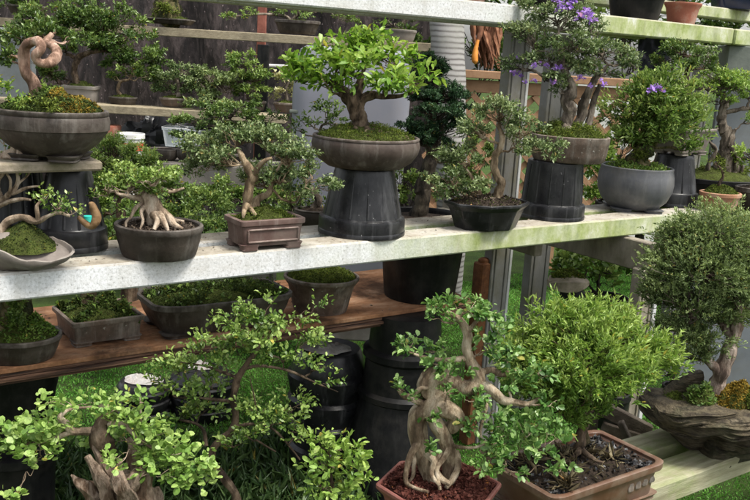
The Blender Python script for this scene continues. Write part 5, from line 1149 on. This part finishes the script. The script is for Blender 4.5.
tree(t, cx, [[(578, 462, 0, 7.5), (579, 448, 0, 5.6), (582, 432, 0, 4.8), (584, 412, 0, 4.4), (586, 392, 0, 4), (588, 360, 0, 3)], [(583, 425, .01, 2.6), (572, 408, .02, 2.2), (556, 385, .02, 1.6)], [(584, 420, .01, 2.6), (600, 400, .02, 2.2), (625, 375, .02, 1.4)], [(580, 450, -.02, 3), (570, 460, -.05, 2), (560, 466, -.06, 1)], [(582, 450, -.02, 3), (594, 460, -.04, 2), (604, 463, -.05, 1)]],
     [(578, 330, .03, 36, 24), (555, 345, .04, 24, 20), (612, 342, .03, 30, 22), (640, 356, .02, 24, 18), (536, 362, .04, 24, 20), (590, 362, -.06, 44, 22), (626, 378, -.02, 30, 18), (550, 382, -.04, 32, 18), (596, 384, -.09, 36, 15), (544, 402, -.02, 18, 10), (650, 370, .0, 20, 14), (578, 406, -.05, 20, 11), (566, 418, -.03, 14, 9), (596, 410, -.04, 16, 8), (522, 378, .06, 16, 16), (600, 316, .08, 20, 12), (560, 318, .05, 14, 10)],
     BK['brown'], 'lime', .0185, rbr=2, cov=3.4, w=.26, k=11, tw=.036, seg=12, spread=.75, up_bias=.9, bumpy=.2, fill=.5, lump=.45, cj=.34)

# F6 juniper on driftwood
c = onz(706, 452, ZL) + fh * .05; c[2] = ZL; k = depth(c) / F; cx = Ctx(c)
t = bon('grey green juniper with peeling trunk planted on a long slab of weathered driftwood', c)
def drift_loft(name, secs, mat, par, cx, nring=20, amp=.10, seed=0., f1=7.):
    P = np.array([[s[0], s[1], s[2], s[3], s[4]] for s in secs], float); P = catmull(P, 7)
    V = []; nn = len(P)
    for i, (px, yt, yb, dd, hd) in enumerate(P):
        a = cx.P(px, (yt + yb) / 2, dd); kk = depth(a) / F; hz = (yb - yt) / 2 * kk
        for j in range(nring):
            th = 2 * math.pi * j / nring; cs, sn = math.cos(th), math.sin(th)
            cs = math.copysign(abs(cs) ** .45, cs); sn = math.copysign(abs(sn) ** .45, sn)
            q = Vector((th_x(cs) * 1.8 + seed, sn * 2.6, i * .16)); r = 1 + amp * (noise.noise(q * 1.4) * .7 + noise.noise(Vector((cs * 4.5, sn * f1, i * .045 + seed))) * 1.1 + .8 * noise.noise(Vector((cs * 9, sn * 15, i * .06 + seed))))
            V.append(a + fh * (cs * hd * r) + UP * (sn * hz * r))
    Fc = [(i * nring + j, i * nring + (j + 1) % nring, (i + 1) * nring + (j + 1) % nring, (i + 1) * nring + j) for i in range(nn - 1) for j in range(nring)]
    Fc += [tuple(range(nring))[::-1], tuple((nn - 1) * nring + j for j in range(nring))]
    return fixn(mesh(name, np.array(V), Fc, mat, par, None, 28))
def th_x(c_): return c_
drift_loft('driftwood_slab', [(640, 404, 410, .02, .02), (648, 400, 416, .0, .07), (660, 399, 420, -.02, .12), (680, 402, 424, -.04, .14), (700, 401, 420, -.05, .15), (722, 404, 424, -.05, .15), (740, 401, 421, -.03, .15), (760, 402, 420, -.02, .13), (786, 400, 416, .0, .06)], M['drift'], t, cx, 60, .11)
drift_loft('driftwood_slab', [(664, 416, 426, .05, .04), (672, 414, 434, .04, .07), (684, 417, 441, .03, .08), (698, 416, 442, .03, .08), (712, 419, 440, .0, .10), (726, 418, 445, -.01, .10), (742, 417, 440, -.01, .11), (762, 416, 436, 0, .10), (780, 414, 426, .0, .05)], M['drift'], t, cx, 60, .16, 5.)
drift_loft('driftwood_slab', [(656, 408, 418, -.10, .03), (674, 410, 424, -.15, .04), (696, 410, 421, -.16, .035), (716, 411, 423, -.15, .03), (734, 411, 418, -.13, .015)], M['drift'], t, cx, 40, .16, 7.)
drift_loft('driftwood_foot', [(692, 448, 453, .0, .03), (698, 440, 461, -.02, .055), (708, 438, 466, -.04, .065), (720, 440, 464, -.03, .07), (730, 436, 459, -.01, .07), (750, 436, 452, 0, .06), (764, 434, 448, 0, .04)], M['drift'], t, cx, 30, .22, 3.)
drift_loft('driftwood_branch', [(728, 386, 394, .05, .012), (738, 386, 396, .03, .02), (750, 392, 402, .02, .02), (762, 396, 404, .02, .015)], M['drift'], t, cx, 12, .15, 8.)
drift_loft('driftwood_branch', [(640, 396, 408, .03, .02), (650, 398, 410, .04, .03), (662, 390, 404, .05, .03), (684, 374, 396, .06, .03), (700, 370, 392, .06, .03)], M['drift'], t, cx, 14, .15, 12.)
tree(t, cx, [[(716, 398, 0, 9.5), (717, 384, 0, 8), (722, 370, 0, 7.2), (728, 352, 0, 6.8), (733, 336, 0, 6.4), (738, 318, 0, 5.6), (736, 298, .02, 5), (728, 272, .03, 4), (720, 246, .03, 2.5)], [(718, 372, -.01, 4.5), (711, 362, -.02, 4), (704, 356, -.02, 3), (698, 352, -.02, 2), (692, 344, -.01, 1.2)], [(732, 336, .0, 5), (720, 320, .02, 4), (700, 302, .03, 3), (684, 288, .03, 2)]],
     [(712, 236, .04, 34, 22), (692, 255, .03, 28, 22), (734, 246, .05, 26, 26), (675, 278, .03, 24, 20), (708, 275, -.04, 34, 24), (736, 284, .02, 26, 24), (665, 300, .03, 18, 16), (692, 308, -.03, 28, 18), (722, 318, .0, 26, 14), (660, 290, .05, 14, 14), (676, 328, .0, 20, 14), (698, 338, -.03, 22, 12), (696, 358, -.03, 14, 9), (712, 350, -.03, 13, 10), (745, 312, .05, 16, 16), (752, 262, .05, 18, 24), (682, 232, .06, 18, 12), (736, 300, -.06, 20, 14), (744, 278, -.05, 16, 18)],
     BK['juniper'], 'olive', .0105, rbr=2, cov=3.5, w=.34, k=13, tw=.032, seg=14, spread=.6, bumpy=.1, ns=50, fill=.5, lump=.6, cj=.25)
gm = lambda px, py, rx, rz, ry, dd: None
def mossbed(par, cx, px, py, rx, ry, dd, rd, mat, leaf, n, L, name, seed=0):
    a = cx.P(px, py, dd); kk = depth(a) / F; s2 = shape2d('ell', 40); g_ = dict(c=a, sx=rx * kk, sy=rd, z=0., dome=ry * kk, s2=s2, ax=rt0, ay=fh)
    m_ = mound(par, a, g_['sx'], rd, 0., ry * kk, mat, s2, rt0, fh, name + '_bed'); tufts(par, g_, leaf, n, L, .55, name=name, h=.01)
mossbed(t, cx, 697, 405, 42, 13, 0.02, .10, M['mosssoil'], 'moss', 2400, .010, 'moss')
mossbed(t, cx, 735, 405, 26, 20, -.01, .09, M['mosssoil'], 'orange', 1700, .011, 'orange_moss')
mossbed(t, cx, 700, 402, 14, 16, -.03, .05, M['mosssoil'], 'limeolive', 500, .012, 'pale_moss')
mossbed(t, cx, 752, 404, 14, 15, -.05, .06, M['mosssoil'], 'moss', 700, .011, 'moss')

# F1 driftwood bonsai, front left
c = atd(118, 560, 1.62); c[2] = ZL + .0; k = depth(c) / F; cx = Ctx(c)
t = bon('round leaved bonsai growing from jagged silver driftwood in the front left corner', c)
g = pot(t, c, 60 * k, 46 * k, .09, 'rect', M['clay_dark'], 'ell', VIEW, soil=M['soil'], dome=.02)
f = MB()
def spike(pts, r): tube(f, [cx.P(*q) for q in pts], np.array(r) * k, 18, 7, .14, 45, ridge=.42)
spike([(134, 548, 0, ), (132, 520, 0), (128, 500, 0), (122, 482, -.01), (124, 472, -.01)], [24, 21, 19, 13, 7])
spike([(110, 512, 0), (96, 496, -.01), (84, 485, -.02), (71, 475, -.02)], [14, 10, 6.5, .6])
spike([(116, 505, -.02), (104, 486, -.03), (95, 470, -.03), (87, 456, -.03)], [11, 7, 5, 2.5])
spike([(120, 498, 0), (106, 474, -.01), (98, 456, -.01), (91, 440, -.01)], [8, 5, 3.4, .5])
spike([(128, 500, -.03), (118, 480, -.05), (112, 476, -.05)], [10, 7, 4]); spike([(140, 505, -.02), (143, 485, -.02), (146, 472, -.02), (141, 466, -.02)], [12, 7, 5, 3]); spike([(128, 490, -.03), (134, 478, -.04), (144, 470, -.03)], [7, 6, 3])
spike([(128, 492, .02), (130, 468, .02), (133, 450, .02), (128, 438, .02)], [9, 6.5, 4.5, 2]); spike([(150, 520, 0), (158, 500, 0), (156, 488, 0)], [12, 7, 3])
spike([(132, 500, -.02), (126, 486, -.055), (118, 468, -.05), (121, 462, -.05)], [5, 3.4, 2.6, 1])
f.build('driftwood', M['drift2'], t)
f = MB(); tube(f, [cx.P(120, 480, .02), cx.P(113, 462, .02), cx.P(106, 449, .01), cx.P(100, 438, .0), cx.P(100, 428, .0), cx.P(104, 420, 0), cx.P(106, 414, 0)], np.array([7, 7.5, 8, 8.5, 7, 5, 3]) * k, 18, 7, .09, ridge=.4); f.build('live_vein', BK['brown'], t)
tree(t, cx, [[(97, 432, 0, 5), (84, 432, -.01, 4.2), (72, 432, -.02, 4), (66, 424, -.02, 3.6), (60, 417, -.02, 2.5), (72, 409, -.01, 1.6), (92, 407, -.01, 1.2)], [(72, 432, -.02, 2.6), (50, 440, -.03, 2), (28, 444, -.03, 1.5), (6, 440, -.03, 1)], [(104, 418, 0, 3), (110, 410, 0, 3), (104, 405, 0, 4), (99, 406, 0, 2.4)], [(108, 424, .0, 3), (122, 424, .0, 2.4), (140, 440, 0, 2), (160, 452, 0, 1.6), (190, 466, 0, 1.2)], [(142, 440, 0, 1), (141, 418, 0, .9), (140, 398, 0, .6)]],
     [(26, 434, -.02, 28, 12), (48, 426, -.02, 22, 10), (12, 440, -.03, 20, 12), (40, 448, -.04, 24, 12), (56, 440, -.02, 14, 10), (36, 462, -.04, 10, 7), (76, 405, 0, 26, 6), (98, 402, 0, 14, 5), (118, 410, .0, 18, 9), (128, 424, .0, 18, 11), (118, 440, .02, 10, 8), (148, 438, .0, 20, 13), (166, 452, 0, 24, 12), (186, 466, 0, 24, 12), (200, 478, 0, 15, 9), (160, 472, -.02, 20, 12), (118, 462, -.06, 10, 8), (184, 484, -.02, 14, 8), (141, 402, 0, 8, 7), (-6, 446, -.02, 16, 14), (10, 498, -.1, 7, 6), (88, 444, .02, 8, 7)],
     BK['pale'], 'mint', .0122, rbr=1, cov=2.0, w=.86, k=8, tw=.028, rnd=True, seg=12, twr=.45, up_n=.9, cup=.05, droop=.08)

# F2 dark spreading bonsai
c = atd(236, 565, 1.95); c[2] = ZL; k = depth(c) / F; cx = Ctx(c)
t = bon('open spreading small leaved bonsai with a dark bending trunk behind the front left driftwood', c)
g = pot(t, c, 46 * k, 36 * k, .08, 'oval', M['clay_dark'], 'ell', VIEW, soil=M['soil'])
tree(t, cx, [[(238, 540, 0, 6), (239, 512, 0, 5), (234, 492, 0, 4.6), (222, 476, 0, 4.2), (212, 462, 0, 3.8), (214, 448, 0, 3.8), (224, 438, 0, 3.6), (233, 430, 0, 3.8), (236, 416, 0, 3.2), (233, 402, 0, 3.2), (236, 386, 0, 3.6), (240, 374, 0, 3.2), (248, 363, 0, 2.6), (258, 350, 0, 1.8), (262, 332, 0, 1.2)], [(246, 368, 0, 2), (262, 366, -.01, 1.6), (290, 371, -.02, 1.2), (318, 384, -.02, .8), (338, 392, -.02, .5)], [(238, 378, 0, 1.8), (222, 372, .01, 1.4), (204, 366, .02, 1), (180, 362, .02, .7)], [(234, 402, 0, 2), (218, 400, .01, 1.6), (200, 398, .02, 1.2), (180, 398, .02, .8)], [(232, 428, 0, 2), (250, 424, -.02, 1.4), (270, 428, -.03, 1.2), (284, 440, -.04, 1), (300, 460, -.05, .8)], [(206, 446, .01, 2.4), (204, 432, .02, 1.8), (196, 424, .02, 1.4), (180, 420, .03, 1)], [(256, 440, -.04, 1), (276, 452, -.05, .7)], [(258, 420, -.02, .8), (254, 396, -.02, .7), (250, 378, -.03, .5)]],
     [(260, 316, 0, 26, 7), (288, 322, .0, 22, 7), (240, 326, 0, 24, 8), (268, 338, -.03, 30, 9), (222, 340, .02, 22, 9), (204, 350, .02, 16, 7), (300, 345, .0, 24, 8), (250, 352, .02, 24, 8), (285, 358, -.02, 24, 7), (312, 366, -.02, 14, 6), (328, 382, -.02, 10, 4), (196, 372, .03, 20, 9), (172, 368, .04, 16, 8), (212, 386, .02, 18, 9), (184, 392, .03, 18, 9), (176, 416, .04, 20, 10), (204, 410, .03, 16, 8), (260, 410, -.02, 22, 6), (290, 404, -.03, 18, 6), (272, 422, -.03, 20, 7), (248, 436, -.04, 14, 7), (234, 446, -.03, 10, 6), (292, 420, -.04, 10, 5), (316, 306, 0, 8, 4), (226, 364, 0, 16, 7), (160, 384, .05, 12, 7), (300, 438, -.05, 8, 5), (272, 300, .02, 8, 4)],
     BK['brown'], 'mid', .0108, rbr=.9, cov=1.35, w=.55, k=8, tw=.035, rnd=True, seg=10, twr=.45, up_n=.9, spread=.9)

# F3 low bush
c = atd(335, 545, 1.9); c[2] = ZL; k = depth(c) / F; cx = Ctx(c)
t = bon('small bright leafy shrub low in front of the black pot column', c, 'potted_shrub', 'shrub')
g = pot(t, c, 34 * k, 30 * k, .08, 'tub', M['plasticdull'], 'ell', VIEW, soil=M['soil'])
tree(t, cx, [[(334, 530, 0, 3), (334, 500, 0, 2.4), (330, 470, 0, 1.6), (328, 445, 0, 1)], [(336, 520, 0, 2), (346, 490, 0, 1.6), (352, 462, 0, 1)], [(334, 510, 0, 2), (318, 482, 0, 1.4), (310, 462, 0, .8)]],
     [(322, 446, 0, 16, 9), (342, 448, 0, 18, 9), (352, 462, 0, 12, 10), (334, 466, -.03, 20, 10), (316, 470, 0, 12, 9), (350, 484, 0, 15, 10), (330, 490, -.03, 20, 9), (336, 504, -.03, 22, 8)], BK['brown'], 'lime', .017, rbr=.8, cov=1.5, w=.5, k=7, rnd=True, twr=.4)

# ------------------------------------------------------------------ plants and pots behind the right-hand half
def bush(label, px, yb, d, wpx, hpx, pads, leaf, Lf, potm='plasticdull', prof='tub', paths=None, z=None, cov=1.8, w=.5, name='potted_shrub', cat='shrub', barkm='dark', **kw):
    c = atd(px, yb, d); 
    if z is not None: c[2] = z
    k = d / F; t = bon(label, c, name, cat); g = pot(t, c, wpx * k / 2, wpx * k / 2, hpx * k, prof, M[potm], 'ell', 0, soil=M['soil']); cx = Ctx(c)
    tree(t, cx, paths or [[(px, yb - hpx + 2, 0, 3), (px + 2, yb - hpx - 20, 0, 2)]], pads, BK[barkm], leaf, Lf, cov=cov, w=w, rbr=1, **kw); return t
bush('dark large leaved shrub in a black pot seen below the plank on the right', 602, 326, 4.6, 48, 30, [(585, 262, 0, 26, 12), (612, 270, 0, 20, 12), (570, 272, 0, 16, 14), (600, 282, 0, 14, 8)], 'mid', .04, paths=[[(600, 300, 0, 2), (598, 282, 0, 1.5), (606, 262, 0, 1)], [(600, 300, 0, 1.5), (586, 280, 0, 1)]], rnd=True)
c = atd(571, 302, 4.3); t = thing('moss_rock', 'flat mossy rock on a dark pot between a grey post and the potted shrub', 'rock', c)
k = 4.3 / F; f = MB(); loft(f, c, [(10 * k, 10 * k, -.3), (12 * k, 12 * k, 8 * k), (11 * k, 11 * k, 14 * k)], shape2d('ell', 30), AX0, AY0, True, True); f.build('plinth', M['plasticdull'], t)
cx = Ctx(c); drift_loft('rock_slab', [(548, 280, 286, 0, .03), (554, 276, 288, 0, .08), (568, 274, 290, 0, .1), (580, 276, 288, 0, .08), (588, 280, 285, 0, .03)], M['slab'], t, cx, 18, .15)
mossbed(t, cx, 568, 278, 17, 7, 0, .07, M['mosssoil'], 'moss', 700, .016, 'moss')
bush('pale green shrub behind the purple flowered bonsai', 612, 232, 5.2, 40, 30, [(606, 170, 0, 20, 24), (622, 150, .05, 18, 20), (600, 196, 0, 16, 12), (598, 150, .05, 12, 14)], 'lime', .024, cov=1.6)
bush('light green shrub behind the angular black pot', 462, 246, 5.0, 34, 26, [(470, 190, 0, 22, 22), (450, 168, .05, 18, 16), (480, 160, .05, 16, 18), (448, 200, 0, 12, 12)], 'mid', .022, cov=1.6)
bush('yellow green leafy plant between the juniper and the grey boards', 672, 410, 4.3, 26, 26, [(668, 352, 0, 10, 18), (678, 366, 0, 10, 16), (664, 372, 0, 8, 10)], 'fresh', .034, cov=1.3, w=.3)
bush('dark shrub in a black pot behind the bushy dome bonsai', 606, 424, 3.7, 42, 36, [(606, 384, 0, 16, 8)], 'deep', .02)
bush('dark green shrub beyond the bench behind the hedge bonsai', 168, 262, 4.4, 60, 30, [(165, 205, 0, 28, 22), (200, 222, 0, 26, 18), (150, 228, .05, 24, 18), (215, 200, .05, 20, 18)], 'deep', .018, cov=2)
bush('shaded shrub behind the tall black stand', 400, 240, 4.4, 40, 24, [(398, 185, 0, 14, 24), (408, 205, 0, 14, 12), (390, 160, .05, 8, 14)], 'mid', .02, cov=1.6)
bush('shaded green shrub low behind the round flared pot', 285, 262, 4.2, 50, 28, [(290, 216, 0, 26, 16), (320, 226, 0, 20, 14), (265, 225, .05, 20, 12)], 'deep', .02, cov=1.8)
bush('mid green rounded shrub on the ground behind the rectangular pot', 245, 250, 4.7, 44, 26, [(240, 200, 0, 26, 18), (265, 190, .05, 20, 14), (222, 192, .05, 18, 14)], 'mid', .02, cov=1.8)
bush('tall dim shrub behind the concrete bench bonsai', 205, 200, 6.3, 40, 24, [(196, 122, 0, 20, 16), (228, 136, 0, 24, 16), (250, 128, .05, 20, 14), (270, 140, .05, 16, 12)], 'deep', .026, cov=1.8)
# far hedge closing the view above the lattice and behind the right end
def hedge(label, pads, leaf, Lf, px, d, cov=1.6):
    c = atd(px, 200, d); c[2] = 0; t = thing('background_tree' if 'tree' in label else 'background_shrub', label, 'tree' if 'tree' in label else 'shrub', c); cx = Ctx(c)
    tree(t, cx, [[(px, 300, 0, 5), (px, 200, 0, 4), (px + 5, 120, 0, 3)]], pads, BK['dark'], leaf, Lf, cov=cov, rbr=1.5); return t
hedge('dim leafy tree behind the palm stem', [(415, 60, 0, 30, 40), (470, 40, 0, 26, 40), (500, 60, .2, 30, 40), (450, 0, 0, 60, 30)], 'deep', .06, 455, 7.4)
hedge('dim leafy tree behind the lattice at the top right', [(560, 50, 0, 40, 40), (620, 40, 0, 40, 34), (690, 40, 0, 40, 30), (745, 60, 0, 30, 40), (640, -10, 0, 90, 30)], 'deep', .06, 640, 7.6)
hedge('broad sunlit green bush beyond the lawn on the right', [(560, 215, 0, 60, 20), (640, 225, 0, 60, 20), (700, 225, 0, 60, 22), (620, 180, .2, 50, 24)], 'mid', .05, 640, 7.2)

# ------------------------------------------------------------------ groups of the repeated kinds
for o in [q for q in COL.objects if q.type == 'EMPTY' and q.get('category') == 'bonsai']:
    l = o['label']; x, y, z = o.location
    o['group'] = ('bonsai on the back rack' if 'back rack' in l or 'back board' in l else 'bonsai on the top shelf' if 'top shelf' in l or 'raised back plank' in l
                  else 'bonsai on the brown board shelf' if abs(z - ZB) < .01 else 'bonsai in the front row' if abs(z - ZL) < .02 else 'bonsai along the main plank')
